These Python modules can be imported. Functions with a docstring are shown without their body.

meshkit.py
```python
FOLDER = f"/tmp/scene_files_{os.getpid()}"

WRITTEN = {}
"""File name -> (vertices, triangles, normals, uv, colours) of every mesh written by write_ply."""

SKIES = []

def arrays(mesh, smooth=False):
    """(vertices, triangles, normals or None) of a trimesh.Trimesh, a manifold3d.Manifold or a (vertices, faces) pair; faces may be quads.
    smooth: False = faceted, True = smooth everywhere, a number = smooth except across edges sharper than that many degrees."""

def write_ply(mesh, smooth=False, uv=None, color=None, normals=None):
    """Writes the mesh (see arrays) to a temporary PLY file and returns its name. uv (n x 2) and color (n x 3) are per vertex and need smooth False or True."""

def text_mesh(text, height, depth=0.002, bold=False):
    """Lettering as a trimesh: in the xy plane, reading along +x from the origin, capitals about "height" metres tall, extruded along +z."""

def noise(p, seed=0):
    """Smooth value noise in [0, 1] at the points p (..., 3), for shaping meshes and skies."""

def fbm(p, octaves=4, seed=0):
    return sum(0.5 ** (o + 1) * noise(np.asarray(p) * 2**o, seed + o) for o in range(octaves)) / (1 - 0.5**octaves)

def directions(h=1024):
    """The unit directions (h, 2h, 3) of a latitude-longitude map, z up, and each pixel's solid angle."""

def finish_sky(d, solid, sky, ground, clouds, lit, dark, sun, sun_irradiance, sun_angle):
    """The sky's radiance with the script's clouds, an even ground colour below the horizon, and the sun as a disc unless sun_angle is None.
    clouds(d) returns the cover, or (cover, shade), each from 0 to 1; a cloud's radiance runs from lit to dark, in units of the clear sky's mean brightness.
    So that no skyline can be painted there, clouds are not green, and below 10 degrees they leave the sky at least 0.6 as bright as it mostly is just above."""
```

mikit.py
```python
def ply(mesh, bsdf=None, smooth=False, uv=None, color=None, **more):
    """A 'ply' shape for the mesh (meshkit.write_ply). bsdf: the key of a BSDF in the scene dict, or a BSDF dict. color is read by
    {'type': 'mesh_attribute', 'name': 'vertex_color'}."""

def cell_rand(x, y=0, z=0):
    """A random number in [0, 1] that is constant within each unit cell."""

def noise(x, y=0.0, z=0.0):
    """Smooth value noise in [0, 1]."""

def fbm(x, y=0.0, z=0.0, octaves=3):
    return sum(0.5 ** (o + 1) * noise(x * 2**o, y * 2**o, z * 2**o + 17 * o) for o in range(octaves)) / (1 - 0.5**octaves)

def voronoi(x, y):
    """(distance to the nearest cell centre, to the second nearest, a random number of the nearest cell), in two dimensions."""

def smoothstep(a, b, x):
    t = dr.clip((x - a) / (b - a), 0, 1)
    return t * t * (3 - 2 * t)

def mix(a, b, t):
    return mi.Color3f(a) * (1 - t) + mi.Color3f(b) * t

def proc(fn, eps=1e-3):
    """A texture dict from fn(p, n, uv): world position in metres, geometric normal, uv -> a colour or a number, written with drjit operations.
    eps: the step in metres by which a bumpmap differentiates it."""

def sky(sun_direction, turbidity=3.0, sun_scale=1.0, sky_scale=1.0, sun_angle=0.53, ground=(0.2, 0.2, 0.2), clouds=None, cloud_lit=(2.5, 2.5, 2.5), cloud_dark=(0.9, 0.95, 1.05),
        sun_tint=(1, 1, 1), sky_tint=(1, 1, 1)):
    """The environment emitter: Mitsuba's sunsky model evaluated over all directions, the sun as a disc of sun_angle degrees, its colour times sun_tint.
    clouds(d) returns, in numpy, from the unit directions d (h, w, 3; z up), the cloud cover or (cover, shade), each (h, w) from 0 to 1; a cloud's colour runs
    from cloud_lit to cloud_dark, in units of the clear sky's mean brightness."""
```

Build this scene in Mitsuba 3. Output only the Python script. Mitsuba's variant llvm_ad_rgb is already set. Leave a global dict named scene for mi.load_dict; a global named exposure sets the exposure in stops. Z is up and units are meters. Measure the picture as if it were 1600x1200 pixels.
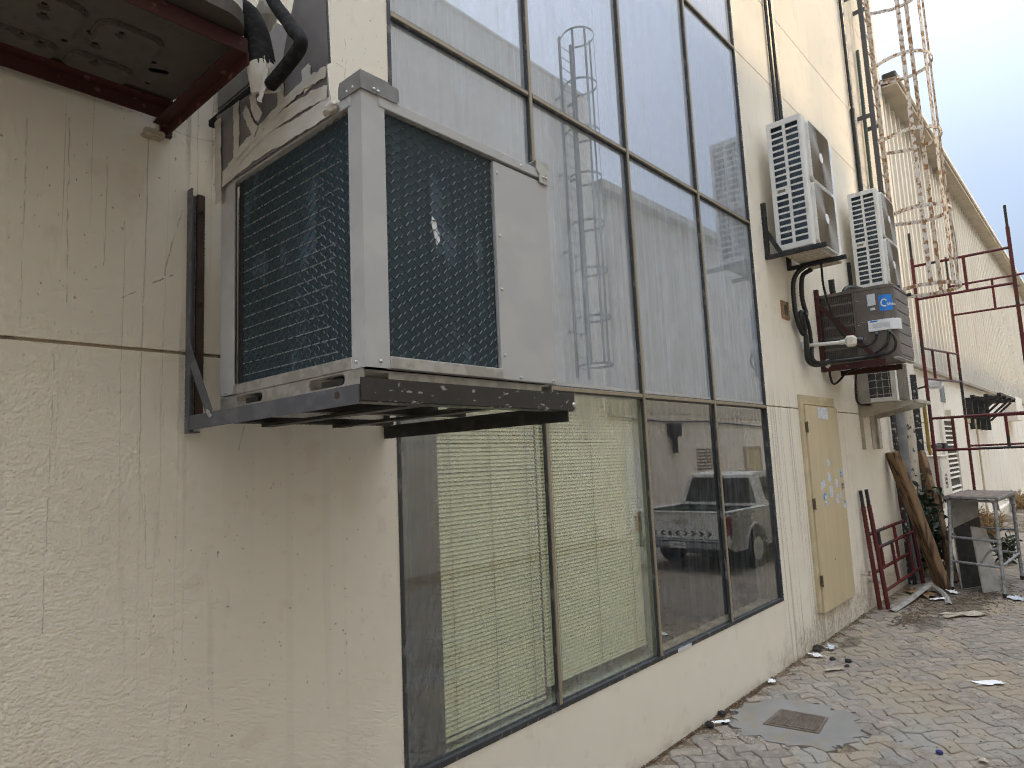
import math, random
import numpy as np, trimesh, drjit as dr, mitsuba as mi
import mikit, meshkit
from shapely.geometry import Polygon, Point, box as sbox
from shapely import affinity, ops
from mikit import proc, noise, fbm, voronoi, cell_rand, smoothstep, mix

T = mi.ScalarTransform4f
scene, labels = {}, {}
rng = random.Random(7)
nrg = np.random.default_rng(7)

# ------------------------------------------------------------------ camera, sky, exposure
F_, R_, U_ = np.array([.74128753, .66060499, .11871755]), np.array([.6686121, -.74228025, -.04447345]), np.array([-.05874231, -.11234361, .99193158])
O_ = np.array([0, -2.5506, 2.0])
scene['camera'] = {'type': 'perspective', 'fov': math.degrees(2 * math.atan(800 / 1048.65)), 'fov_axis': 'x', 'near_clip': .05, 'far_clip': 2000.0,
                   'to_world': T().look_at(origin=O_.tolist(), target=(O_ + F_).tolist(), up=U_.tolist())}


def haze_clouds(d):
    # thin high cloud in haze all round; made far brighter overhead than near the horizon, to light the shaded walls
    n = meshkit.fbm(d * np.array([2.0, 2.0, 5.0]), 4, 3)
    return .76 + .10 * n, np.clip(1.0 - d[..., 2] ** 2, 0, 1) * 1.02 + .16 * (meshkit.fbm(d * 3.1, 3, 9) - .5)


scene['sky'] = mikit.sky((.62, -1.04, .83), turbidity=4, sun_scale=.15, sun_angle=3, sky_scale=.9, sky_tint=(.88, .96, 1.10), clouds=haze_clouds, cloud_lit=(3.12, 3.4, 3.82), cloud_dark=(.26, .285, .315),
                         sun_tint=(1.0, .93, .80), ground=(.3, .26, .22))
exposure = 3.85


# ------------------------------------------------------------------ bookkeeping
def num(base):
    if base not in scene and base not in labels and not any(k.startswith(base + '__') for k in scene):
        return base
    i = _n.get(base, 0) + 1
    while f'{base}_{i:03d}' in scene or f'{base}_{i:03d}' in labels:
        i += 1
    _n[base] = i
    return f'{base}_{i:03d}'


_n, _used = {}, set()


def key_of(base):
    if base not in _used:
        _used.add(base)
        return base
    i = _n.get(base, 0) + 1
    _n[base] = i
    k = f'{base}_{i:03d}'
    _used.add(k)
    return k


def thing(name, label, cat, group=None):
    k = key_of(name)
    labels[k] = {'label': label, 'category': cat}
    if group:
        labels[k]['group'] = group
    return k


def part(parent, name, mesh, mat, label=None, smooth=False, kind=None):
    k = key_of(parent + '__' + name)
    scene[k] = mikit.ply(mesh, mat, smooth=smooth)
    if label or kind:
        labels[k] = {}
        if label:
            labels[k]['label'] = label
        if kind:
            labels[k]['kind'] = kind
    return k


def single(name, mesh, mat, label, cat, group=None, smooth=False, kind=None):
    k = thing(name, label, cat, group)
    scene[k] = mikit.ply(mesh, mat, smooth=smooth)
    if kind:
        labels[k]['kind'] = kind
    return k


def struct(name, mesh, mat, label, cat, smooth=False):
    return single(name, mesh, mat, label, cat, smooth=smooth, kind='structure')


# ------------------------------------------------------------------ shapes
def cat(*ms):
    ms = [m for a in ms for m in (a if isinstance(a, (list, tuple)) else [a])]
    return trimesh.util.concatenate(ms)


def box(x0, x1, y0, y1, z0, z1, b=0.0):
    x0, x1 = min(x0, x1), max(x0, x1)
    y0, y1 = min(y0, y1), max(y0, y1)
    z0, z1 = min(z0, z1), max(z0, z1)
    b = min(b, (x1 - x0) * .45, (y1 - y0) * .45, (z1 - z0) * .45)
    if b <= 0:
        m = trimesh.creation.box((x1 - x0, y1 - y0, z1 - z0))
        m.apply_translation(((x0 + x1) / 2, (y0 + y1) / 2, (z0 + z1) / 2))
        return m
    p = []
    for X, sx in ((x0, 1), (x1, -1)):
        for Y, sy in ((y0, 1), (y1, -1)):
            for Z, sz in ((z0, 1), (z1, -1)):
                p += [(X, Y + sy * b, Z + sz * b), (X + sx * b, Y, Z + sz * b), (X + sx * b, Y + sy * b, Z)]
    return trimesh.convex.convex_hull(np.array(p))


def spline(pts, n=8):
    p = np.asarray(pts, float)
    q = np.vstack([2 * p[0] - p[1], p, 2 * p[-1] - p[-2]])
    out = []
    for i in range(1, len(q) - 2):
        for t in np.linspace(0, 1, n, endpoint=False):
            a, b, c, d = q[i - 1:i + 3]
            out.append(.5 * (2 * b + (c - a) * t + (2 * a - 5 * b + 4 * c - d) * t * t + (3 * b - a - 3 * c + d) * t ** 3))
    return np.vstack([out, p[-1:]])


def tube(pts, r, sides=8, curve=0, closed=False):
    p = np.asarray(pts, float)
    if curve:
        p = spline(p, curve)
    t = np.gradient(p, axis=0)
    t /= np.linalg.norm(t, axis=1, keepdims=True) + 1e-12
    ref = np.array([0, 0, 1.0]) if abs(t[0, 2]) < .9 else np.array([1.0, 0, 0])
    a = np.cross(t[0], ref)
    a /= np.linalg.norm(a)
    A = [a]
    for i in range(1, len(p)):
        a = a - t[i] * (a @ t[i])
        a /= np.linalg.norm(a) + 1e-12
        A.append(a)
    A = np.array(A)
    B = np.cross(t, A)
    ang = np.arange(sides) * 2 * np.pi / sides
    rr = np.broadcast_to(r, (len(p),))[:, None, None]
    v = (p[:, None] + rr * (np.cos(ang)[None, :, None] * A[:, None] + np.sin(ang)[None, :, None] * B[:, None])).reshape(-1, 3)
    i, j = np.meshgrid(np.arange(len(p) - 1), np.arange(sides), indexing='ij')
    j2 = (j + 1) % sides
    f = np.stack([i * sides + j, i * sides + j2, (i + 1) * sides + j2, (i + 1) * sides + j], -1).reshape(-1, 4)
    f = np.vstack([f[:, [0, 1, 2]], f[:, [0, 2, 3]]])
    n = len(v)
    v = np.vstack([v, p[:1], p[-1:]])
    k = np.arange(sides)
    c0 = np.stack([np.full(sides, n), (k + 1) % sides, k], 1)
    c1 = np.stack([np.full(sides, n + 1), n - sides + k, n - sides + (k + 1) % sides], 1)
    return trimesh.Trimesh(v, np.vstack([f, c0, c1]), process=False)


def beam(p, q, w, h, up=(0, 0, 1), b=.0):
    p, q = np.asarray(p, float), np.asarray(q, float)
    d = q - p
    L = np.linalg.norm(d)
    d /= L
    s = np.cross(d, up)
    s /= np.linalg.norm(s)
    u = np.cross(s, d)
    m = box(-L / 2, L / 2, -w / 2, w / 2, -h / 2, h / 2, b)
    M = np.eye(4)
    M[:3, 0], M[:3, 1], M[:3, 2], M[:3, 3] = d, s, u, (p + q) / 2
    m.apply_transform(M)
    return m


def extr(poly, depth, ax='y', at=0.0):
    """Extrudes polygons. ax='y': polygon in (x,z), from y=at to at+depth; 'x': polygon in (y,z); 'z': polygon in (x,y)."""
    out = []
    for g in getattr(poly, 'geoms', [poly]):
        if g.is_empty or g.area < 1e-9:
            continue
        m = trimesh.creation.extrude_polygon(g, depth, engine='earcut')
        v = np.array(m.vertices)
        if ax == 'y':
            v = np.stack([v[:, 0], at + v[:, 2], v[:, 1]], 1)
            f = m.faces[:, ::-1]
        elif ax == 'x':
            v = np.stack([at + v[:, 2], v[:, 0], v[:, 1]], 1)
            f = m.faces
        else:
            v = v + [0, 0, at]
            f = m.faces
        out.append(trimesh.Trimesh(v, f, process=False))
    return cat(out)


def rrect(x0, x1, y0, y1, r, n=5):
    return sbox(x0 + r, y0 + r, x1 - r, y1 - r).buffer(r, quad_segs=n)


def screw(p, axis, r=.006):
    m = trimesh.creation.icosphere(1, r)
    m.apply_scale([1, 1, 1])
    m.apply_translation(p)
    return m


def ring(c, r, tr, axis='y', n=40, sides=3, a0=0, a1=2 * math.pi):
    t = np.linspace(a0, a1, n)
    if axis == 'y':
        p = np.stack([c[0] + r * np.cos(t), np.full(n, c[1]), c[2] + r * np.sin(t)], 1)
    elif axis == 'x':
        p = np.stack([np.full(n, c[0]), c[1] + r * np.cos(t), c[2] + r * np.sin(t)], 1)
    else:
        p = np.stack([c[0] + r * np.cos(t), c[1] + r * np.sin(t), np.full(n, c[2])], 1)
    return tube(p, tr, sides)


def disc(c, r, depth, axis='y', n=20):
    g = Point(0, 0).buffer(r, quad_segs=n // 4)
    if axis == 'y':
        return extr(affinity.translate(g, c[0], c[2]), depth, 'y', c[1] - depth / 2)
    if axis == 'x':
        return extr(affinity.translate(g, c[1], c[2]), depth, 'x', c[0] - depth / 2)
    return extr(affinity.translate(g, c[0], c[1]), depth, 'z', c[2] - depth / 2)


def lift(m, d):
    m = m.copy()
    m.apply_translation(d)
    return m


# ------------------------------------------------------------------ materials
def tex(c):
    return proc(c) if callable(c) else {'type': 'rgb', 'value': list(c)}


def mat(name, color, rough=.6, metallic=0.0, spec=.5, bump=None, eps=1e-3, **more):
    b = {'type': 'principled', 'base_color': tex(color), 'roughness': proc(rough) if callable(rough) else rough, 'metallic': metallic, 'specular': spec, **more}
    if bump:
        b = {'type': 'bumpmap', 'arbitrary': proc(bump, eps), 'scale': 1.0, 'bsdf': b}
    scene[name] = {'type': 'twosided', 'bsdf': b}
    return name


MARKS = [(.895, 2.702, .987, 2.757, .0030, .9), (.818, 2.645, .861, 2.673, .0030, .7), (.958, 2.752, .981, 2.879, .0045, .6), (.981, 2.879, 1.018, 3.014, .0040, .4), (1.764, 4.075, 1.769, 3.961, .0028, .55), (1.769, 3.961, 1.757, 3.86, .0028, .55),
         (1.712, 3.926, 1.754, 3.919, .0025, .5), (.64, 3.25, .649, 2.60, .0032, .5), (.622, 2.45, .617, 1.836, .0028, .4), (.617, 1.836, .616, 1.543, .0034, .5), (1.267, 2.198, 1.241, 2.098, .0030, .5), (.96, 3.328, 1.051, 3.321, .0022, .5), (1.051, 3.321, 1.16, 3.337, .0022, .5),
         (.52, 3.2, .525, 2.52, .0026, .4), (.76, 3.15, .757, 2.75, .0028, .4), (.905, 1.95, .915, 1.70, .0030, .35), (.62, 1.0, .625, .85, .003, .4)]


def stucco_color(p, n, uv):
    x, z = p.x, p.z
    c = mix((.735, .68, .57), (.78, .725, .615), fbm(x * .9, z * .9, 3.1))
    c = mix(c, (.68, .62, .51), .4 * smoothstep(.52, .75, fbm(x * 5.1, z * 3.7, 8.3, 4)))
    # runs left by dirty water: thin vertical lines that start and stop
    run = smoothstep(.60, .70, noise(x * 23 + .8 * noise(x * 3, z * 1.1), z * .55)) * smoothstep(.50, .68, noise(x * 2.7 + 5, z * .8))
    fine = smoothstep(2.0, 1.2, x) * smoothstep(.034, .008, dr.abs(noise(x * 27 + .6 * noise(x * 2.1, z * 1.3) + .12 * noise(x * 9, z * 9), z * .35 + 3) - .5)) * smoothstep(.38, .62, noise(x * 11, z * 2.3 + 5)) * (.25 + .75 * smoothstep(2.2, 2.8, z + .5 * noise(x * 9, 2))) * smoothstep(.48, .62, noise(x * 4.3, z * .7 + 9))
    near = smoothstep(6.55, 6.75, x) * smoothstep(2.75, 2.35, z) * smoothstep(9.6, 8.4, x)
    runs2 = near * smoothstep(.42, .72, noise(x * 34, z * .5)) * smoothstep(.3, .6, noise(x * 90, z * 1.4))
    grain = .55 + .45 * noise(x * 210, z * 160)
    c = mix(c, (.20, .175, .14), dr.minimum(.72, (.06 * run + .55 * fine + .50 * runs2) * grain))
    # specks of grime, chips and a few pinkish rubbed spots
    zone = smoothstep(.42, .62, noise(x * 1.7, z * 1.5, 4))
    speck = smoothstep(.79, .84, fbm(x * 105, z * 58, 2.2, 2)) * zone
    c = mix(c, (.13, .11, .085), .62 * speck * smoothstep(3.2, 1.2, x))
    pink = smoothstep(.70, .82, fbm(x * 8.3 + 7, z * 7.4, 1.0, 3)) * (.4 + .6 * noise(x * 90, z * 90))
    c = mix(c, (.56, .42, .33), .25 * pink)
    # splashed dirt with a ragged top along the foot of the wall
    splash = smoothstep(.05, .22, .34 * fbm(x * 6.3, z * 6.1, 6, 4) * (.45 + .9 * smoothstep(5.5, 8.0, x)) + .02 - z * .42)
    spot = smoothstep(.40, .62, fbm(x * 38, z * 38, 2, 3))
    c = mix(c, (.25, .19, .13), dr.minimum(1.0, splash * (.22 + .30 * spot)))
    # hairline cracks, scratches and single long drips, where the photograph has them
    wob = .006 * (noise(x * 31, z * 31) - .5)
    for x0, z0, x1, z1, w, k in MARKS:
        dx, dz = x1 - x0, z1 - z0
        h = dr.clip(((x - x0) * dx + (z - z0) * dz) / (dx * dx + dz * dz), 0, 1)
        d = dr.sqrt(dr.square(x - x0 - h * dx + wob) + dr.square(z - z0 - h * dz + wob))
        c = mix(c, (.12, .105, .085), k * smoothstep(w, w * .35, d) * (.55 + .45 * noise(x * 160, z * 160)))
    return c


def stucco_bump(p, n, uv):
    u = p.x + p.y * .7
    a = fbm(u * 150, p.z * 150, 1.7, 2)
    return (.0034 * smoothstep(.28, .74, a)) + .0022 * fbm(u * 23, p.z * 23, 4, 2) * noise(u * 1.7, p.z * 1.9, 6)


mat('m_stucco', stucco_color, .92, spec=.2, bump=stucco_bump, eps=9e-4)
mat('m_groove', lambda p, n, uv: mix((.36, .30, .23), (.20, .16, .12), smoothstep(.45, .62, fbm(p.x * 21, p.z * 21, 1))), .95, spec=.1)


def paver_color(tone):
    def f(p, n, uv):
        c = mix(tone, tuple(v * .74 for v in tone), fbm(p.x * 3.1, p.y * 3.1, 1.0))
        c = mix(c, tuple(v * 1.22 for v in tone), .7 * smoothstep(.5, .72, fbm(p.x * 31, p.y * 31, 4.0)))
        c = mix(c, (.30, .245, .175), .75 * smoothstep(.50, .70, fbm(p.x * 1.6 + 4, p.y * 2.0, 2.0, 4)))
        blue = smoothstep(.50, .66, fbm(p.x * 2.3, p.y * 2.3, 9.0)) * smoothstep(6.6, 5.2, p.x)
        c = mix(c, (.27, .275, .26), .55 * blue)
        c = mix(c, (.09, .075, .06), .8 * smoothstep(.74, .80, fbm(p.x * 43, p.y * 43, 7.0)))
        def pool(cx, cy, rx, ry):
            d = dr.sqrt(dr.square((p.x - cx) / rx) + dr.square((p.y - cy) / ry)) + .9 * (fbm(p.x * 7, p.y * 7, 3) - .5)
            return smoothstep(1.0, .72, d)
        wet = dr.maximum(dr.maximum(pool(8.95, -.70, .42, .22), pool(7.70, -.24, .33, .10)), pool(10.6, -.75, 1.5, .42))
        return mix(c, (.085, .07, .05), .74 * wet * (.7 + .3 * noise(p.x * 60, p.y * 60)))
    return f


def grit(p, n, uv):
    return .0016 * fbm(p.x * 95, p.y * 95, p.z * 95, 3) + .003 * fbm(p.x * 21, p.y * 21, 2, 2)


PAVE = [mat(f'm_paver_{i}', paver_color(t), .9, spec=.2, bump=grit) for i, t in enumerate([(.275, .237, .192), (.25, .222, .186), (.295, .252, .203), (.262, .226, .192), (.238, .208, .17)])]
mat('m_sand', lambda p, n, uv: mix(mix((.19, .145, .10), (.11, .085, .06), fbm(p.x * 9, p.y * 9, 1)), (.30, .24, .17), smoothstep(.5, .7, fbm(p.x * 60, p.y * 60, 2))), 1.0, spec=.1, bump=lambda p, n, uv: .004 * fbm(p.x * 60, p.y * 60, 1))
mat('m_far_ground', lambda p, n, uv: mix((.33, .28, .23), (.25, .21, .17), fbm(p.x * 1.3, p.y * 5.3, 2, 4)), .95, spec=.2)
mat('m_cement', lambda p, n, uv: mix(mix((.195, .185, .168), (.25, .235, .212), fbm(p.x * 6, p.y * 6, 3, 4)), (.24, .20, .15), .8 * smoothstep(.52, .72, fbm(p.x * 9, p.y * 9, 5, 4))), .85, spec=.25,
    bump=lambda p, n, uv: .004 * fbm(p.x * 24, p.y * 24, 2, 4))
mat('m_manhole', lambda p, n, uv: mix((.095, .075, .06), (.19, .15, .115), fbm(p.x * 40, p.y * 40, 2)), .8, spec=.3, bump=lambda p, n, uv: .002 * noise(p.x * 160, p.y * 160))
mat('m_dirt', lambda p, n, uv: mix((.17, .125, .085), (.075, .052, .035), fbm(p.x * 45, p.y * 45, p.z * 30)), 1.0, spec=.1)
mat('m_leaf_litter', lambda p, n, uv: mix((.13, .08, .05), (.07, .045, .03), noise(p.x * 40, p.y * 40)), .95, spec=.1)


def mottled(a, b, s=18, lo=.45, hi=.65, stretch=1.0):
    return lambda p, n, uv: mix(a, b, smoothstep(lo, hi, fbm(p.x * s, p.y * s, p.z * s * stretch, 4)))


mat('m_unit_grey', mottled((.41, .41, .41), (.44, .44, .435), 6), .42, spec=.5)
mat('m_cap', mottled((.17, .17, .168), (.21, .21, .205), 12), .45)
mat('m_galv', mottled((.36, .35, .32), (.46, .45, .42), 30, .4, .6), .42, metallic=.55)
mat('m_coil', lambda p, n, uv: mix(mix((.022, .042, .052), (.034, .062, .078), fbm(p.x * 9 + p.y * 9, p.z * 3, 1)), (.06, .10, .13), smoothstep(.62, .74, fbm((p.x + p.y) * 16, p.z * 7, 3))), .55, spec=.4,
    bump=lambda p, n, uv: .002 * noise((p.x + p.y) * 420, p.z * 2))
mat('m_coil_tube', (.42, .50, .55), .35, metallic=.7)
mat('m_guard', (.018, .02, .021), .25, spec=.8)
mat('m_gap_strip', (.022, .022, .023), .7)
mat('m_screw', (.62, .62, .6), .3, metallic=.9)
mat('m_bracket_grey', mottled((.085, .088, .10), (.115, .118, .13), 20), .5, spec=.4)
mat('m_bracket_black', lambda p, n, uv: mix(mix((.012, .011, .011), (.028, .024, .022), fbm(p.x * 9, p.y * 9, p.z * 9)), (.34, .32, .32), .75 * smoothstep(.66, .72, fbm(p.x * 48, p.y * 48, p.z * 70, 4)) * smoothstep(.42, .55, noise(p.x * 6, p.y * 6))), .38, spec=.5)
mat('m_black_steel', mottled((.012, .012, .012), (.03, .028, .026), 14), .45, spec=.5)
mat('m_rust', lambda p, n, uv: mix((.085, .058, .045), (.04, .032, .028), fbm(p.x * 22, p.y * 22, p.z * 12)), .85, spec=.2)
mat('m_oxide_red', lambda p, n, uv: mix(mix((.058, .015, .013), (.045, .014, .012), fbm(p.x * 9, p.y * 9, p.z * 9)), (.17, .10, .075), .6 * smoothstep(.68, .78, fbm(p.x * 34, p.y * 34, p.z * 34))), .6, spec=.35)
mat('m_scaffold', lambda p, n, uv: mix(mix((.115, .014, .014), (.07, .013, .013), fbm(p.x * 6, p.y * 6, p.z * 4)), (.028, .024, .024), smoothstep(.56, .64, fbm(p.x * 1.7, p.y * 1.7, p.z * 1.1 + 5))), .45, spec=.45)
mat('m_pan', lambda p, n, uv: mix(mix((.11, .10, .086), (.07, .06, .05), fbm(p.x * 7, p.y * 7, p.z * 7)), (.065, .06, .05), .5 * smoothstep(.6, .8, fbm(p.x * 40, p.y * 40, 5))), .7, spec=.3)
mat('m_tape', lambda p, n, uv: mix((.48, .455, .40), (.60, .575, .52), fbm(p.y * 12, p.z * 40, p.x * 12)), .7, spec=.3, bump=lambda p, n, uv: .002 * fbm(p.y * 45, p.z * 90, p.x * 45))
mat('m_duct', mottled((.165, .155, .155), (.19, .18, .18), 5), .5, spec=.4)
mat('m_foam_black', mottled((.008, .008, .008), (.02, .018, .017), 60), .85, spec=.3, bump=lambda p, n, uv: .004 * fbm(p.x * 60, p.y * 60, p.z * 60))
mat('m_hose', (.010, .010, .010), .38, spec=.5)
mat('m_ac_cream', lambda p, n, uv: mix(mix((.63, .62, .58), (.67, .655, .61), fbm(p.x * 3, p.y * 3, p.z * 3)), (.40, .36, .29), .5 * smoothstep(.6, .75, fbm(p.x * 11, p.y * 11, p.z * 4))), .45, spec=.45)
mat('m_ac_white', (.74, .75, .76), .45, spec=.4)
mat('m_fan_wire', (.23, .20, .16), .5, spec=.4)
mat('m_blue_fins', lambda p, n, uv: mix((.065, .09, .115), (.10, .135, .165), smoothstep(.55, .7, fbm(p.y * 30, p.z * 14, p.x))), .4, spec=.5)
mat('m_brown_unit', mottled((.115, .098, .083), (.14, .12, .10), 5), .42, spec=.45)
mat('m_brown_slot', mottled((.075, .072, .068), (.10, .096, .09), 30), .7)
mat('m_label_white', lambda p, n, uv: mix((.62, .64, .66), (.50, .52, .54), noise(p.y * 130, p.z * 160)), .5)
mat('m_logo_blue', (.02, .20, .62), .4)
mat('m_white', (.78, .78, .76), .5)
mat('m_blue_sticker', (.30, .48, .68), .5)
mat('m_s_steel', mottled((.35, .335, .30), (.40, .385, .35), 6), .42, metallic=.35)
mat('m_beige_bracket', mottled((.40, .36, .29), (.30, .265, .21), 9), .6)
mat('m_door', lambda p, n, uv: mix(mix((.51, .425, .27), (.57, .48, .315), fbm(p.x * 9, p.z * .8, 2)), (.42, .32, .17), .22 * smoothstep(.5, .75, fbm(p.x * 60, p.z * 1.7, 4))), .5, spec=.4)
mat('m_door_frame', mottled((.47, .39, .24), (.53, .45, .29), 8), .55)
mat('m_hinge', (.12, .09, .06), .5, metallic=.4)
mat('m_paper', lambda p, n, uv: mix((.62, .64, .66), (.42, .47, .54), smoothstep(.5, .58, noise(p.x * 70, p.z * 70, p.y * 70))), .8)
mat('m_paper_blue', lambda p, n, uv: mix((.55, .62, .68), (.12, .28, .48), smoothstep(.45, .5, noise(p.x * 40, p.z * 40))), .8)
mat('m_paper_grey', lambda p, n, uv: mix((.33, .30, .28), (.16, .12, .12), smoothstep(.45, .55, noise(p.x * 60, p.z * 90))), .8)
mat('m_pvc_cream', (.66, .62, .52), .45)
mat('m_pvc_white', (.68, .66, .60), .4)
mat('m_pvc_grey', mottled((.17, .18, .185), (.22, .225, .23), 8), .45)
mat('m_peel_black', lambda p, n, uv: mix((.03, .03, .031), (.46, .42, .35), smoothstep(.62, .68, fbm(p.x * 40, p.y * 40, p.z * 22, 4))), .6)
mat('m_peel_cream', lambda p, n, uv: mix((.55, .50, .41), (.025, .024, .024), smoothstep(.66, .71, fbm(p.x * 30, p.y * 30, p.z * 13, 4))), .6)
mat('m_yellow', mottled((.36, .24, .05), (.28, .18, .035), 20), .55)
mat('m_green_pipe', (.045, .075, .06), .5)
mat('m_ladder_rail', lambda p, n, uv: mix((.075, .075, .078), (.05, .048, .048), fbm(p.x * 6, p.y * 6, p.z * 6)), .55)
mat('m_rusty_white', lambda p, n, uv: mix((.56, .53, .48), mix((.31, .19, .10), (.20, .11, .06), noise(p.x * 50, p.y * 50, p.z * 50)), smoothstep(.45, .62, fbm(p.x * 33, p.y * 33, p.z * 16, 5))), .75, spec=.25)
mat('m_cladding', lambda p, n, uv: mix(mix((.60, .565, .485), (.655, .62, .535), fbm(p.x * .7, p.z * .35, 2)), (.50, .43, .33), .4 * smoothstep(.58, .75, fbm(p.x * 11, p.z * .6, 5, 4))), .55, spec=.35)
mat('m_fascia', mottled((.40, .355, .285), (.34, .30, .24), 4), .7)
mat('m_plaster', lambda p, n, uv: mix(mix((.75, .70, .60), (.79, .74, .645), fbm(p.x, p.z, 2)), (.50, .44, .35), .35 * smoothstep(.56, .74, fbm(p.x * 7, p.z * 1.1, 3, 4))), .9, spec=.2)
mat('m_plank', lambda p, n, uv: mix(mix((.20, .125, .07), (.30, .20, .12), fbm(p.x * 42, p.y * 42, p.z * 3)), (.075, .05, .032), smoothstep(.48, .68, fbm(p.x * 24, p.y * 24, p.z * 2.4, 4))), .85, spec=.2, bump=lambda p, n, uv: .004 * fbm(p.x * 60, p.y * 60, p.z * 6))
mat('m_board', mottled((.40, .385, .35), (.33, .315, .28), 9), .7)
mat('m_board_dark', mottled((.035, .035, .034), (.055, .054, .05), 9), .6)
mat('m_ply_top', mottled((.13, .095, .075), (.19, .15, .12), 14), .7)
mat('m_galv_pipe', lambda p, n, uv: mix((.37, .375, .38), (.21, .205, .20), smoothstep(.46, .66, fbm(p.x * 34, p.y * 34, p.z * 34, 4))), .5, metallic=.25)
mat('m_plastic_strip', mottled((.34, .325, .295), (.24, .215, .18), 22), .35, spec=.6)
mat('m_stone', mottled((.36, .31, .24), (.46, .41, .33), 40), .9)
mat('m_black_lump', (.02, .02, .02), .7)
mat('m_blue_cap', (.02, .025, .13), .35)
mat('m_mullion', lambda p, n, uv: mix((.23, .19, .125), (.33, .28, .195), fbm(p.x * 30, p.y * 30, p.z * 5)), .5, metallic=.2)
mat('m_gasket', lambda p, n, uv: mix((.035, .036, .038), (.12, .115, .11), smoothstep(.60, .72, fbm(p.x * 44, p.y * 44, p.z * 12, 4))), .6)
mat('m_blind', lambda p, n, uv: mix((.79, .785, .60), (.74, .735, .555), fbm(p.x * 3, p.z * 6, 2)), .6, spec=.3)
mat('m_reveal', mottled((.50, .52, .42), (.54, .56, .46), 3), .8)
mat('m_room', mottled((.40, .39, .36), (.44, .43, .40), 2), .9)
mat('m_carpet', mottled((.09, .095, .11), (.12, .125, .14), 8), 1.0)
mat('m_back_board', lambda p, n, uv: mix((.020, .025, .030), (.055, .06, .065), smoothstep(.56, .74, fbm(p.x * 34 + 4 * noise(p.x * 4, p.z * 4), p.z * 7, 2, 3))), .5)
mat('m_bush', mottled((.022, .038, .018), (.036, .056, .028), 20), .55, spec=.4)
mat('m_stem', (.10, .075, .045), .9)
mat('m_dry', mottled((.30, .20, .095), (.40, .28, .14), 20), .9)
mat('m_car_white', mottled((.66, .66, .63), (.55, .54, .50), 3), .3, spec=.5)
mat('m_car_glass', (.012, .015, .018), .06, spec=.8)
mat('m_tyre', (.02, .02, .02), .85)
mat('m_tail_red', (.20, .012, .012), .25)
mat('m_plate', (.62, .62, .60), .5)
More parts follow.
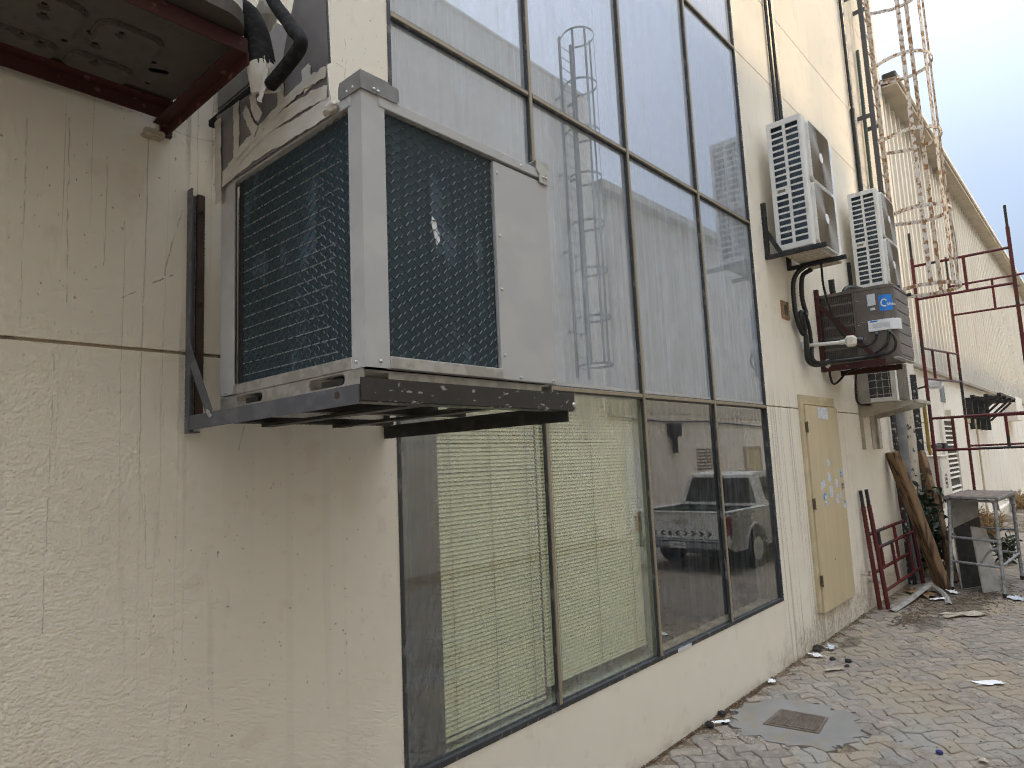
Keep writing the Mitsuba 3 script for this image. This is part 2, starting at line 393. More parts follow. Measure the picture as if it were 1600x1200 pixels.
mat('m_ink', (.02, .02, .022), .6)
mat('m_chrome', (.6, .6, .6), .2, metallic=1.0)

# window glass: a film of dust, in upright streaks with grain, lies on a reflective pane
def dust(lo, k):
    def f(p, n, uv):
        s = noise(p.x * 46, p.z * .9) * .6 + noise(p.x * 130, p.z * 1.6) * .4
        g = fbm(p.x * 9, p.z * 5, 3, 4)
        drop = smoothstep(.70, .76, noise(p.x * 120, p.z * 3.1 + 7)) * smoothstep(.5, .66, noise(p.x * 9, p.z * 2.3))
        return lo + k * (.55 * smoothstep(.35, .75, s) + .45 * smoothstep(.4, .7, g)) * (.75 + .25 * noise(p.x * 260, p.z * 260)) + .5 * k * drop
    return proc(f)


DUST = {'type': 'diffuse', 'reflectance': {'type': 'rgb', 'value': [.52, .565, .60]}}
scene['m_glass_mirror'] = {'type': 'twosided', 'bsdf': {'type': 'blendbsdf', 'weight': dust(.38, .26), 'a': {'type': 'conductor', 'material': 'Cr',
                           'specular_reflectance': {'type': 'rgb', 'value': [.60, .635, .65]}}, 'b': DUST}}
scene['m_glass_clear'] = {'type': 'blendbsdf', 'weight': dust(.015, .07), 'a': {'type': 'thindielectric', 'int_ior': 2.0, 'specular_transmittance': {'type': 'rgb', 'value': [.86, .89, .82]}}, 'b': {'type': 'twosided', 'bsdf': DUST}}


# ================================================================== SETTING
def pane(x0, x1, z0, z1, y, tilt=(0, 0)):
    v = []
    for x, z in ((x0, z0), (x1, z0), (x1, z1), (x0, z1)):
        v.append((x, y + tilt[0] * (x - (x0 + x1) / 2) + tilt[1] * (z - (z0 + z1) / 2), z))
    return trimesh.Trimesh(np.array(v), np.array([[0, 1, 2], [0, 2, 3]]), process=False)


WX = [2.019, 3.157, 4.307, 5.478, 6.634]
WZ = [.589, 2.455, 4.343, 6.26, 8.15]

# ---- ground: sand bed, and zigzag blocks laid in a herringbone at 45 degrees to the wall
bed = cat(box(-14, 60, -30, .05, -.30, -.014), box(13.6, 60, .05, 3, -.30, -.014))
struct('paved_ground', bed, 'm_sand', 'grey brown zigzag block paving running along the foot of the cream wall', 'paving')
far = cat(box(14.5, 400, -60, .09, -.25, -.003), box(-200, -14, -60, 60, -.25, -.003))
struct('ground', far, 'm_far_ground', 'dusty brown ground beyond the paved yard', 'ground')

PU = .1125


def lattice(i, j):
    a = .013
    u, v = i * PU + a * (-1) ** j, j * PU + a * (-1) ** i
    c = math.sqrt(.5)
    return ((u - v) * c, (u + v) * c)


def block(i, j, horiz):
    ij = [(0, 0), (1, 0), (2, 0), (2, 1), (1, 1), (0, 1)] if horiz else [(0, 0), (1, 0), (1, 1), (1, 2), (0, 2), (0, 1)]
    return np.array([lattice(i + a, j + b) for a, b in ij])


def block_mesh(p):
    c = p.mean(0)
    poly = Polygon(p).buffer(-.0030, join_style=2)
    q = np.array(poly.exterior.coords)[:-1]
    if Polygon(q).exterior.is_ccw is False:
        q = q[::-1]
    q2 = np.array([a + (c - a) / np.linalg.norm(c - a) * (.005 + .004 * rng.random()) for a in q])
    n = len(q)
    dz, tx, ty = rng.gauss(0, .0016) - .002, rng.gauss(0, .010), rng.gauss(0, .010)
    h = lambda a: dz + tx * (a[0] - c[0]) + ty * (a[1] - c[1])
    v = [(a[0], a[1], -.03) for a in q] + [(a[0], a[1], h(a) - .005) for a in q] + [(a[0], a[1], h(a)) for a in q2] + [(c[0], c[1], h(c) + .0006)]
    f = []
    for k in range(n):
        k2 = (k + 1) % n
        f += [(k, k2, n + k2), (k, n + k2, n + k), (n + k, n + k2, 2 * n + k2), (n + k, 2 * n + k2, 2 * n + k), (2 * n + k, 2 * n + k2, 3 * n)]
    return trimesh.Trimesh(np.array(v), np.array(f), process=False)


cam2 = O_[:2]
blocks = []
for s in range(-140, 260):
    for t in range(-140, 260):
        # herringbone: a horizontal block wherever (i - j) % 4 == 0, an upright one beside it
        if (s - t) % 4 == 0:
            blocks.append((block(s, t, True), 0))
        if (s - t) % 4 == 3:
            blocks.append((block(s + 0, t - 0, False), 1))
patch_outline = Polygon([(5.24, -.10), (5.60, -.19), (5.72, -.55), (5.62, -.86), (5.30, -.97), (4.97, -.90), (4.84, -.66), (4.86, -.30), (5.02, -.17)]).buffer(.04).buffer(-.02)


def in_view(c):
    d = np.array([c[0], c[1], 0.0]) - O_
    z = d @ F_
    return z > .3 and -.80 < (d @ R_) / z < .82 and -(d @ U_) / z < .62


keep = []
for p, k in blocks:
    c = p.mean(0)
    if p[:, 1].max() > -.004 or c[1] < -6.5 or c[0] < 1.5 or c[0] > 15.5:
        continue
    if patch_outline.contains(Point(c)):
        continue
    keep.append((np.hypot(*(c - cam2)) + (0 if in_view(c) else 50), p))
keep.sort(key=lambda a: a[0])
rest = [[] for _ in PAVE]
for n_, (dist, p) in enumerate(keep):
    m = block_mesh(p)
    if n_ < 300:
        part('paved_ground', 'paver', m, rng.choice(PAVE))
    elif dist < 120:
        rest[rng.randrange(len(PAVE))].append(m)
for i, ms in enumerate(rest):
    if ms:
        part('paved_ground', 'far_pavers', cat(ms), PAVE[i], 'further zigzag blocks of the paving', kind='stuff')

# ---- cement patch and manhole cover
q = np.array(patch_outline.exterior.coords)[:-1]
q = spline(np.vstack([q, q[:1]]), 5)
pp = Polygon([(a[0] + .03 * math.sin(a[1] * 40) + .02 * rng.gauss(0, 1), a[1] + .03 * math.sin(a[0] * 47) + .02 * rng.gauss(0, 1)) for a in q]).buffer(0)
t = thing('cement_patch', 'bluish grey smoothed cement patch around the small cover in the paving', 'cement patch')
scene[t] = mikit.ply(extr(pp, .030, 'z', -.024), 'm_cement')
t = thing('manhole_cover', 'small rectangular rusty brown access cover set in the grey cement patch', 'manhole cover')
MC = Polygon([(5.09, -.375), (5.14, -.73), (5.455, -.695), (5.43, -.37)])
cvr = extr(MC.buffer(-.012), .014, 'z', .004)
scene[t] = mikit.ply(cvr, 'm_manhole')
mx = np.array(MC.exterior.coords)
tread = []
for a in np.linspace(.08, .92, 13):
    for b in np.linspace(.08, .92, 13):
        c = (mx[0] * (1 - a) + mx[3] * a) * (1 - b) + (mx[1] * (1 - a) + mx[2] * a) * b
        s = .009
        tread.append(beam((c[0] - s, c[1] - s * (1 if (int(a * 30) + int(b * 30)) % 2 else -1), .019), (c[0] + s, c[1] + s * (1 if (int(a * 30) + int(b * 30)) % 2 else -1), .019), .005, .004))
part(t, 'tread_pattern', cat(tread), 'm_manhole')
part(t, 'rim', extr(MC.buffer(.012, join_style=2).difference(MC.buffer(-.010, join_style=2)), .010, 'z', .003), 'm_manhole')

# ---- the cream office building
t = OB = thing('office_building', 'cream rendered building with tall glazed bay and air conditioners on its wall', 'building')
window = sbox(WX[0], WZ[0], WX[-1], WZ[-1])
zs = [-.3, 2.466, 6.26, 7.274, 9.09, 10.95, 12.2]
core = sbox(-9, -.3, 13.6, 12.2).difference(window)
part(t, 'wall_core', extr(core, .20, 'y', .012), 'm_groove')
g = .0065
for a, b in zip(zs[:-1], zs[1:]):
    band = sbox(-9, a + g, 13.6, b - g).difference(window)
    for poly in getattr(band, 'geoms', [band]):
        part(t, 'wall_panel', extr(poly, .0118, 'y', 0), 'm_stucco')
part(t, 'end_wall', cat(box(13.4, 13.6, .212, 9, -.3, 12.2), box(-9, -8.8, .212, 9, -.3, 12.2), box(-9, 13.6, 8.8, 9, -.3, 12.2)), 'm_stucco')
part(t, 'roof', box(-9, 13.6, .212, 9, 11.8, 11.95), 'm_groove')
part(t, 'parapet_cap', box(-9.03, 13.63, -.03, .25, 12.2, 12.26, .01), 'm_stucco')

# glazed bay
cw = t + '__glazed_bay'
scene[cw] = mikit.ply(cat(box(WX[0], WX[0] + .022, -.004, .05, WZ[0], WZ[-1]), box(WX[-1] - .022, WX[-1], -.004, .05, WZ[0], WZ[-1]), box(WX[0] + .022, WX[-1] - .022, -.004, .05, WZ[0], WZ[0] + .028),
                      box(WX[0] + .022, WX[-1] - .022, -.004, .05, WZ[-1] - .028, WZ[-1])), 'm_gasket')
labels[cw] = {'label': 'tall bay of blue reflective glass with bronze glazing bars'}
_used.add(cw)
for r in range(4):
    for c in range(4):
        m = 'm_glass_mirror' if r > 0 else 'm_glass_clear'
        tl = (rng.gauss(0, .0014), rng.gauss(0, .0012))
        part(cw, 'pane', pane(WX[c] + .004, WX[c + 1] - .004, WZ[r] + .004, WZ[r + 1] - .004, .022, tl), m)
for x in WX[1:-1]:
    part(cw, 'mullion', box(x - .013, x + .013, -.010, .016, WZ[0] + .028, WZ[-1] - .028, .002), 'm_mullion')
    part(cw, 'gasket', cat(box(x - .021, x - .0135, -.002, .018, WZ[0] + .028, WZ[-1] - .028), box(x + .0135, x + .021, -.002, .018, WZ[0] + .028, WZ[-1] - .028)), 'm_gasket')
for z in WZ[1:-1]:
    for c in range(4):
        a, b = WX[c] + .022, WX[c + 1] - .022
        part(cw, 'transom', box(a, b, -.008, .016, z - .013, z + .013, .002), 'm_mullion')
        part(cw, 'gasket', cat(box(a, b, -.002, .018, z - .021, z - .0135), box(a, b, -.002, .018, z + .0135, z + .020)), 'm_gasket')
part(cw, 'sticker', box(5.02 - .48, 5.02 - .27, -.0062, -.0042, WZ[0] + .001, WZ[0] + .024), 'm_label_white', 'torn white strip stuck to the bottom rail')
# behind the lower panes
part(t, 'window_sill', box(WX[0], 4.36, .052, .26, WZ[0] - .03, WZ[0] + .012), 'm_reveal', 'pale green window sill behind the blinds')
part(t, 'window_reveal', box(4.335, 4.37, .052, .30, WZ[0] + .012, 2.43), 'm_reveal', 'pale green jamb beside the blind')
part(t, 'back_board', box(WX[0] + .02, 2.325, .060, .075, WZ[0] + .012, 2.44), 'm_back_board', 'dark board behind the left edge of the glass')
RX = 13.2
part(t, 'room', cat(box(1.95, RX, 8.0, 8.1, .0, 2.6), box(1.9, 1.95, .212, 8.1, .0, 2.6), box(RX, RX + .05, .212, 8.1, .0, 2.6), box(4.40, 4.45, .212, 8.1, .0, 2.44), box(6.64, RX, .213, .25, .0, 2.44), box(1.96, 6.64, .213, .25, .0, WZ[0] - .03)), 'm_room', 'plain inner walls of the office')
part(t, 'room_floor', box(1.9, RX, .212, 8.1, -.05, .05), 'm_carpet')
part(t, 'room_ceiling', box(1.9, RX + .05, .02, 8.1, 2.44, 2.5), 'm_room')


def blind(x0, x1, z0, z1, label):
    k = thing('venetian_blind', label, 'blind', 'blinds in the lower window panes')
    part(k, 'head_rail', box(x0, x1, .085, .125, z1 - .03, z1, .003), 'm_blind')
    z = z1 - .045
    while z > z0 + .02:
        zz = z + rng.gauss(0, .0006)
        a = math.radians(58 + rng.gauss(0, 1.5))
        c, s = .0125 * math.cos(a), .0125 * math.sin(a)
        bow = .0022
        v = []
        for x in (x0, x1):
            sag = rng.gauss(0, .0004)
            v += [(x, .105 - c, zz - s + sag), (x, .105 - bow, zz + bow * .6 + sag), (x, .105 + c, zz + s + sag)]
        f = [(0, 3, 4), (0, 4, 1), (1, 4, 5), (1, 5, 2)]
        part(k, 'slat', trimesh.Trimesh(np.array(v), np.array(f), process=False), 'm_blind')
        z -= .0225
    part(k, 'bottom_rail', box(x0, x1, .093, .117, z0, z0 + .014, .003), 'm_blind')
    for fx in (.12, .5, .88):
        x = x0 + (x1 - x0) * fx
        part(k, 'cord', tube([(x, .088, z1 - .03), (x, .088, z0 + .01)], .0016, 4), 'm_black_steel')


blind(2.335, 3.150, .635, 2.43, 'pale green slatted blind behind the lower pane just right of the dark board')
blind(3.166, 4.285, .690, 2.43, 'pale green slatted blind behind the second lower pane with a sill showing beneath')

# ---- the service door
t = thing('service_door', 'narrow cream yellow door with torn stickers on the wall beyond the glazing', 'door')
part(t, 'frame', cat(box(7.53, 7.615, -.030, .004, .30, 2.62, .004), box(7.615, 8.70, -.030, .004, 2.515, 2.62, .004), box(8.74, 8.79, -.012, .004, .27, 2.53, .004)), 'm_door_frame')
part(t, 'door_leaf', box(7.625, 8.745, -.045, -.004, .285, 2.505, .004), 'm_door')
for z in (2.26, 1.43, .62):
    part(t, 'hinge', cat(box(7.606, 7.634, -.053, -.0302, z - .055, z + .055), tube([(7.62, -.054, z - .06), (7.62, -.054, z + .06)], .008, 8)), 'm_hinge', smooth=False)
ns = part(t, 'notice', box(8.03, 8.37, -.0475, -.0452, 2.36, 2.492), 'm_paper', 'white paper notice near the top of the door')
part(t, 'keyhole', box(8.12, 8.135, -.0466, -.0452, .77, .80), 'm_hinge')
for i, (x, z, w, h, m, lab) in enumerate([(8.22, 1.86, .10, .10, 'm_paper', 'torn white scrap, highest of the stickers'), (8.21, 1.69, .16, .15, 'm_paper', None), (7.97, 1.61, .19, .15, 'm_paper', 'patchy white sticker at the left'),
                                          (8.00, 1.49, .16, .09, 'm_paper_blue', 'blue and white sticker'), (8.23, 1.53, .14, .14, 'm_paper', None), (8.45, 1.61, .11, .12, 'm_paper', None), (8.66, 1.72, .11, .10, 'm_paper_blue', 'pale blue sticker by the door edge'),
                                          (8.67, 1.56, .12, .10, 'm_paper_grey', 'grey printed sticker by the door edge'), (8.41, 1.44, .13, .12, 'm_paper', None), (8.68, 1.355, .10, .10, 'm_paper_blue', None), (8.58, 1.47, .09, .12, 'm_paper', None), (8.02, 1.41, .08, .07, 'm_paper_blue', None)]):
    n = 9
    ang = np.sort(nrg.random(n)) * 2 * math.pi
    pts = [(x + w / 2 * max(-.95, min(.95, 1.25 * math.cos(a))) * (.8 + .25 * rng.random()), z + h / 2 * max(-.95, min(.95, 1.25 * math.sin(a))) * (.8 + .25 * rng.random())) for a in ang]
    part(t, 'sticker', extr(Polygon(pts).buffer(0), .0016, 'y', -.0468), m, lab)
# small vent hole cover on the wall
t = thing('wall_vent', 'small square wooden framed opening in the wall above the service door', 'vent')
part(t, 'frame', extr(sbox(7.29, 3.44, 7.51, 3.64).difference(sbox(7.355, 3.485, 7.455, 3.595)), .014, 'y', -.013), 'm_plank')
part(t, 'hole', box(7.35, 7.46, -.003, -.0006, 3.48, 3.60), 'm_brown_slot')
t = thing('drain_stub', 'short cream plastic drain pipe stub low on the wall beside the red frames', 'pipe')
scene[t] = mikit.ply(cat(tube([(9.50, .01, .37), (9.50, -.14, .36), (9.50, -.17, .33)], .045, 14), tube([(9.50, -.03, .368), (9.50, -.06, .367)], .055, 14)), 'm_pvc_cream', smooth=40)
t = thing('tap_stub', 'small broken pipe end on the wall above the drain stub', 'pipe')
scene[t] = mikit.ply(cat(tube([(9.22, .01, .46), (9.22, -.10, .455)], .018, 10), tube([(9.22, -.09, .455), (9.22, -.10, .50)], .014, 10)), 'm_rusty_white', smooth=40)

# ================================================================== THE LARGE AIR CONDITIONER NEAR THE CAMERA
UX0, UX1, UY0, UY1, UZ0, UZ1 = 1.10, 1.955, -1.035, -.15, 2.29, 3.105
t = PU_ = thing('air_conditioner', 'big new grey air conditioner with dark coils behind wire mesh on a steel bracket', 'air conditioner')
L = Polygon([(UX0, UY0), (UX0 + .083, UY0), (UX0 + .083, UY0 + .004), (UX0 + .004, UY0 + .004), (UX0 + .004, UY0 + .066), (UX0, UY0 + .066)])
part(t, 'corner_post', extr(L, UZ1 - UZ0 + .004, 'z', UZ0 - .004), 'm_unit_grey')
L = Polygon([(UX0, UY1), (UX0 + .06, UY1), (UX0 + .06, UY1 - .004), (UX0 + .004, UY1 - .004), (UX0 + .004, UY1 - .105), (UX0, UY1 - .105)])
part(t, 'rear_post', extr(L, UZ1 - UZ0, 'z', UZ0), 'm_unit_grey')
part(t, 'side_panel', box(1.655, UX1, UY0 + .001, UY0 + .02, UZ0 - .004, UZ1 - .045, .002), 'm_unit_grey', 'plain flat grey front panel')
part(t, 'rear_casing', cat(box(UX1 - .02, UX1 - .0005, UY0 + .022, UY1, UZ0, UZ1 - .045), box(UX0 + .065, UX1 - .03, UY1 - .02, UY1 + .0, UZ0, UZ1 - .045)), 'm_unit_grey')
part(t, 'top_rail', cat(box(UX0 + .06, UX1, UY0 - .003, UY0 + .03, UZ1 - .035, UZ1, .002), box(UX0 - .003, UX0 + .03, UY0 + .05, UY1, UZ1 - .035, UZ1, .002)), 'm_unit_grey')
part(t, 'lid', box(UX0 + .01, UX1 - .01, UY0 + .01, UY1, UZ1 + .001, UZ1 + .006), 'm_unit_grey')
part(t, 'inner_box', box(UX0 + .06, UX1 - .04, UY0 + .07, UY1 - .04, UZ0 + .01, UZ1 - .05), 'm_galv')
# coils, tubes and guards
part(t, 'coil', cat(box(UX0 + .020, UX0 + .055, UY0 + .06, UY1 - .135, UZ0 + .03, UZ1 - .036)), 'm_coil', 'dark blue finned coil on the end')
part(t, 'coil', cat(box(UX0 + .058, 1.652, UY0 + .018, UY0 + .05, UZ0 + .03, UZ1 - .036)), 'm_coil', 'dark blue finned coil on the front')
part(t, 'gap_strip', box(UX0 + .018, UX0 + .03, UY1 - .134, UY1 - .106, UZ0 + .03, UZ1 - .036), 'm_gap_strip', 'black strip in the gap beside the end coil')  # plain black strip set in the gap between rear post and end coil
z = UZ0 + .062
while z < UZ1 - .05:
    part(t, 'coil_tube', tube([(UX0 + .019, UY0 + .14 + .10 * rng.random(), z), (UX0 + .0185, UY1 - .14, z)], .0024, 5), 'm_coil_tube')
    z += .0415


def guard(plane, at, a0, a1, z0, z1, seed):
    """Hexagon wire mesh: wavy wires side by side that touch where they bend."""
    r = np.random.default_rng(seed)
    pitch, step = .0150, .0122
    out = []
    nz = int((z1 - z0) / pitch)
    for k in range(nz + 1):
        zz = z0 + k * pitch
        na = int((a1 - a0) / step)
        a = a0 + np.arange(na + 1) * step
        ph = (np.arange(na + 1) + (k % 2) * 2) % 4
        off = np.where(ph < 2, .5, -.5) * pitch * .98
        warp = .0045 * np.sin(a * 9 + zz * 5 + seed) + .003 * np.sin(zz * 23 + a * 17)
        zc = zz + off + .004 * np.sin(a * 11 + zz * 8)
        depth = at + .0016 * (1 if k % 2 else -1) + .004 * np.sin(a * 6.0 + zz * 7.0 + seed)
        p = np.stack([a + warp, depth, zc], 1) if plane == 'y' else np.stack([depth, a + warp, zc], 1)
        ok = (p[:, 2] > z0) & (p[:, 2] < z1)
        if ok.sum() > 3:
            out.append(tube(p, .0013, 4))
    return cat(out)


part(t, 'wire_guard', guard('x', UX0 + .010, UY0 + .064, UY1 - .128, UZ0 + .03, UZ1 - .04, 2), 'm_guard', 'wire mesh over the end coil')
part(t, 'wire_guard', guard('y', UY0 + .009, UX0 + .08, 1.652, UZ0 + .03, UZ1 - .04, 5), 'm_guard', 'wire mesh over the front coil')
# galvanised foot rails
part(t, 'foot_rail', cat(box(UX0 + .084, 1.66, UY0 - .002, UY0 + .02, UZ0 - .004, UZ0 + .032, .002)), 'm_galv', 'pale galvanised rail along the front foot')
part(t, 'foot_rail', cat(box(UX0 - .001, UX0 + .02, UY0 + .067, UY1 - .1, UZ0 - .004, UZ0 + .032, .002)), 'm_galv')
slot = lambda y0, y1: rrect(y0, y1, 2.247, 2.280, .0155)
for x in (UX0 + .002, UX1 - .012):
    part(t, 'base_rail', extr(sbox(UY0 + .02, 2.232, UY1, UZ0 - .005).difference(ops.unary_union([slot(-.93, -.74), slot(-.455, -.275)])), .006, 'x', x), 'm_galv', 'galvanised base rail with lifting slots')
part(t, 'base_pan', box(UX0 + .009, UX1 - .013, UY0 + .03, UY1, UZ0 - .012, UZ0 - .006), 'm_galv')
part(t, 'base_channel', cat(box(UX0 + .10, UX1 - .06, UY0 + .03, UY0 + .034, 2.236, UZ0 - .012), box(UX0 + .10, UX1 - .06, UY0 + .034, UY0 + .08, 2.236, 2.240)), 'm_galv')
# caps on the upper corners
cap = Polygon([(UX0 - .006, UY0 - .006), (UX0 + .10, UY0 - .006), (UX0 + .10, UY0 + .02), (UX0 + .02, UY0 + .10), (UX0 - .006, UY0 + .10)])
part(t, 'corner_cap', cat(extr(cap, .007, 'z', UZ1 + .045), extr(rrect(UX0 - .006, UX0 + .135, UZ1 - .004, UZ1 + .046, .012).union(sbox(UX0 - .006, UZ1 - .004, UX0 + .05, UZ1 + .046)), .003, 'y', UY0 - .007),
                          extr(rrect(UY0 - .004, UY0 + .105, UZ1 - .004, UZ1 + .046, .012).union(sbox(UY0 - .004, UZ1 - .004, UY0 + .03, UZ1 + .046)), .003, 'x', UX0 - .007)), 'm_cap', 'darker grey folded corner cap')
part(t, 'corner_clip', cat(extr(Polygon([(1.90, UZ1 - .055), (UX1 + .004, UZ1 - .055), (UX1 + .004, UZ1 + .03), (1.885, UZ1 + .03), (1.885, UZ1 - .008), (1.90, UZ1 - .02)]), .004, 'y', UY0 - .008), box(1.885, UX1 + .004, UY0 - .004, UY0 + .05, UZ1 + .026, UZ1 + .03)), 'm_galv', 'small pale folded corner clip')
for p in [(UX0 - .001, UY0 + .045, 2.305), (UX0 + .05, UY0 - .001, 2.305), (UX0 + .04, UY0 - .008, UZ1 + .008), (UX0 + .055, UY0 - .008, UZ1 + .006), (UX0 - .007, UY0 + .03, UZ1 + .010), (UX0 - .007, UY0 + .06, UZ1 + .008),
          (1.672, UY0, 3.02), (1.672, UY0, 2.79), (1.672, UY0, 2.60), (1.672, UY0, 2.37), (1.75, UY0, 2.298), (1.93, UY0, 2.298), (1.92, UY0 - .009, UZ1 - .03), (1.94, UY0 - .009, UZ1 - .028), (UX0 - .001, UY1 - .05, 2.30), (1.80, UY0 - .003, UZ1 - .02)]:
    part(t, 'screw', trimesh.creation.icosphere(1, .0052).apply_translation(p), 'm_screw', smooth=True)
part(t, 'bent_fins', cat(extr(Polygon([(1.375, 2.79), (1.392, 2.775), (1.398, 2.72), (1.39, 2.70), (1.38, 2.735), (1.37, 2.77)]), .002, 'y', UY0 + .0155), extr(Polygon([(1.385, 2.73), (1.40, 2.745), (1.403, 2.715), (1.392, 2.70)]), .004, 'y', UY0 + .0135)), 'm_ac_white', 'pale dented patch of fins')

# ---- its steel bracket
t = thing('steel_bracket', 'dark steel angle bracket bolted to the wall under the big grey air conditioner', 'bracket')
part(t, 'wall_post', cat(box(1.036, 1.041, -.040, -.001, 2.172, 3.10), box(1.041, 1.066, -.005, -.001, 2.172, 3.085), box(1.036, 1.075, -.042, -.001, 2.166, 2.1715)), 'm_bracket_grey')
part(t, 'wall_strip', box(1.067, 1.098, -.018, -.002, 2.19, 3.092, .004), 'm_rust', 'rusty inner strip of the wall post')
part(t, 'wall_post', cat(box(1.945, 1.95, -.040, -.001, 2.15, 2.60), box(1.95, 1.98, -.005, -.001, 2.15, 2.60)), 'm_black_steel')
part(t, 'arm', cat(box(1.036, 1.041, -1.085, -.043, 2.176, 2.228), box(1.041, 1.085, -1.085, -.043, 2.223, 2.2275)), 'm_bracket_grey', 'grey painted arm near the camera')
part(t, 'arm', cat(box(1.946, 1.952, -1.08, .0, 2.145, 2.200), box(1.90, 1.946, -1.08, -.043, 2.1945, 2.1995)), 'm_black_steel', 'black far arm')
part(t, 'brace', beam((1.0345, -.028, 2.48), (1.0345, -.215, 2.222), .0028, .046, (0, 1, .7)), 'm_bracket_grey')
part(t, 'cross_bar', cat(box(1.042, 1.975, -1.092, -1.0865, 2.185, 2.246), box(1.042, 1.975, -1.0865, -1.03, 2.182, 2.187)), 'm_bracket_black', 'scratched black front bar')
part(t, 'cross_bar', box(1.09, 1.90, -.13, -.07, 2.200, 2.222), 'm_black_steel')
part(t, 'cross_bar', box(1.09, 1.90, -.60, -.55, 2.200, 2.222), 'm_black_steel')
part(t, 'inner_bar', cat(box(1.30, 1.35, -1.03, -.07, 2.188, 2.1995), box(1.62, 1.67, -1.03, -.07, 2.188, 2.1995)), 'm_black_steel', 'black bars beneath')
part(t, 'inner_bar', box(1.115, 1.93, -.40, -.315, 2.229, 2.270), 'm_black_steel')
part(t, 'inner_bar', box(1.115, 1.93, -.90, -.79, 2.229, 2.270), 'm_black_steel')
for p in [(1.0885, -.022, 3.02), (1.0885, -.022, 2.66), (1.0885, -.022, 2.30)]:
    part(t, 'bolt', cat(disc((p[0] - .006, -.020, p[2]), .011, .008, 'y', 12), tube([(p[0] - .006, -.018, p[2]), (p[0] - .006, -.038, p[2])], .005, 8)), 'm_rust')
part(t, 'weld', cat(*[trimesh.creation.icosphere(1, r).apply_translation(p) for p, r in [((1.034, -.21, 2.225), .010), ((1.034, -.222, 2.214), .009), ((1.034, -.20, 2.233), .007), ((1.97, -1.09, 2.205), .010), ((1.98, -1.086, 2.199), .007)]]), 'm_galv')
part(t, 'rust_spot', disc((1.0352, -.99, 2.207), .011, .002, 'x', 12), 'm_rust')

# ---- taped sheet duct, standing on the back edge of the air conditioner
t = thing('duct_panel', 'dark grey sheet duct patched with strips of pale masking tape above the big air conditioner', 'duct')
part(t, 'lower_panel', extr(Polygon([(-.135, 3.075), (-.13, 3.372), (-.60, 3.335), (-.785, 3.305), (-.875, 3.25), (-.895, 3.075)]), .004, 'x', 1.088), 'm_duct')
part(t, 'upper_panel', extr(Polygon([(-.60, 3.30), (-.612, 3.41), (-.68, 3.57), (-.72, 4.3), (-.82, 4.3), (-.882, 3.25)]), .004, 'x', 1.096), 'm_duct')
part(t, 'edge_seal', tube([(1.096, -.8225, 4.3), (1.096, -.8845, 3.25)], .0035, 5), 'm_black_steel')
part(t, 'duct_box', box(1.14, 1.25, -.42, -.02, 3.44, 3.66, .006), 'm_duct')
part(t, 'duct_joint', cat(box(1.138, 1.1398, -.418, -.03, 3.455, 3.463), box(1.138, 1.1398, -.418, -.30, 3.50, 3.508)), 'm_black_steel')
part(t, 'duct_box', box(1.10, 1.13, -.50, -.03, 3.372, 3.40, .003), 'm_foam_black')


def tape(pts, w, seed, x=1.0868, thick=.0012):
    """A strip of tape along pts (y,z) in the plane x, its edges torn and a little wrinkled."""
    r = np.random.default_rng(seed)
    p = spline(np.asarray(pts, float), 10)
    d = np.gradient(p, axis=0)
    d /= np.linalg.norm(d, axis=1, keepdims=True)
    nrm = np.stack([-d[:, 1], d[:, 0]], 1)
    n = len(p)
    ja, jb = r.normal(0, .0022, n), r.normal(0, .0022, n)
    wr = r.normal(0, .0012, (n, 3)).cumsum(1) * .4
    cols = []
    for c, k in enumerate((-.5, 0, .5)):
        e = ja if k < 0 else (jb if k > 0 else 0)
        q = p + nrm * (w * k + e)[:, None] if k else p
        cols.append(np.stack([x - thick - np.abs(wr[:, c]), q[:, 0], q[:, 1]], 1))
    v = np.stack(cols, 1).reshape(-1, 3)
    f = []
    for i in range(n - 1):
        for c in range(2):
            a = i * 3 + c
            f += [(a, a + 1, a + 4), (a, a + 4, a + 3)]
    back = v.copy()
    back[:, 0] = x
    m = len(v)
    f2 = [(b + m, a + m, c + m) for a, b, c in f]
    return trimesh.Trimesh(np.vstack([v, back]), np.array(f + f2), process=False)


for i, (pts, w, xx) in enumerate([
        ([(-.125, 3.095), (-.45, 3.118), (-.70, 3.105), (-.90, 3.098)], .062, 1.0868), ([(-.24, 3.12), (-.50, 3.165), (-.72, 3.168), (-.886, 3.150)], .046, 1.0852), ([(-.30, 3.15), (-.58, 3.205), (-.76, 3.225), (-.882, 3.215)], .034, 1.0838),
        ([(-.155, 3.345), (-.160, 3.20), (-.165, 3.015)], .048, 1.0826), ([(-.295, 3.355), (-.30, 3.20), (-.305, 3.10)], .045, 1.0856), ([(-.605, 3.325), (-.612, 3.24), (-.62, 3.15)], .042, 1.0856), ([(-.765, 3.285), (-.78, 3.20)], .05, 1.0856),
        ([(-.37, 3.30), (-.42, 3.22), (-.455, 3.18)], .036, 1.080)]):
    part(t, 'tape', tape(pts, w, i, xx), 'm_tape', smooth=True)
part(t, 'tape', tape([(-.48, 3.30), (-.50, 3.24), (-.535, 3.19)], .04, 31, 1.052), 'm_tape', 'loose hanging end of tape', smooth=True)


def crumpled(c, ry, rz, seed, x):
    r = np.random.default_rng(seed)
    m = trimesh.creation.icosphere(2, 1.0)
    v = np.array(m.vertices)
    nz = meshkit.fbm(v * 2.1 + seed, 3, seed)
    v = v * (.62 + .75 * nz)[:, None]
    return trimesh.Trimesh(v * [.018, ry, rz] + [x, c[0], c[1]], m.faces, process=False)


part(t, 'crumpled_tape', crumpled((-.50, 3.60), .085, .075, 4, 1.09), 'm_tape', 'crumpled masking tape at the duct joint')
part(t, 'crumpled_tape', crumpled((-.905, 3.085), .035, .016, 8, 1.082), 'm_tape')

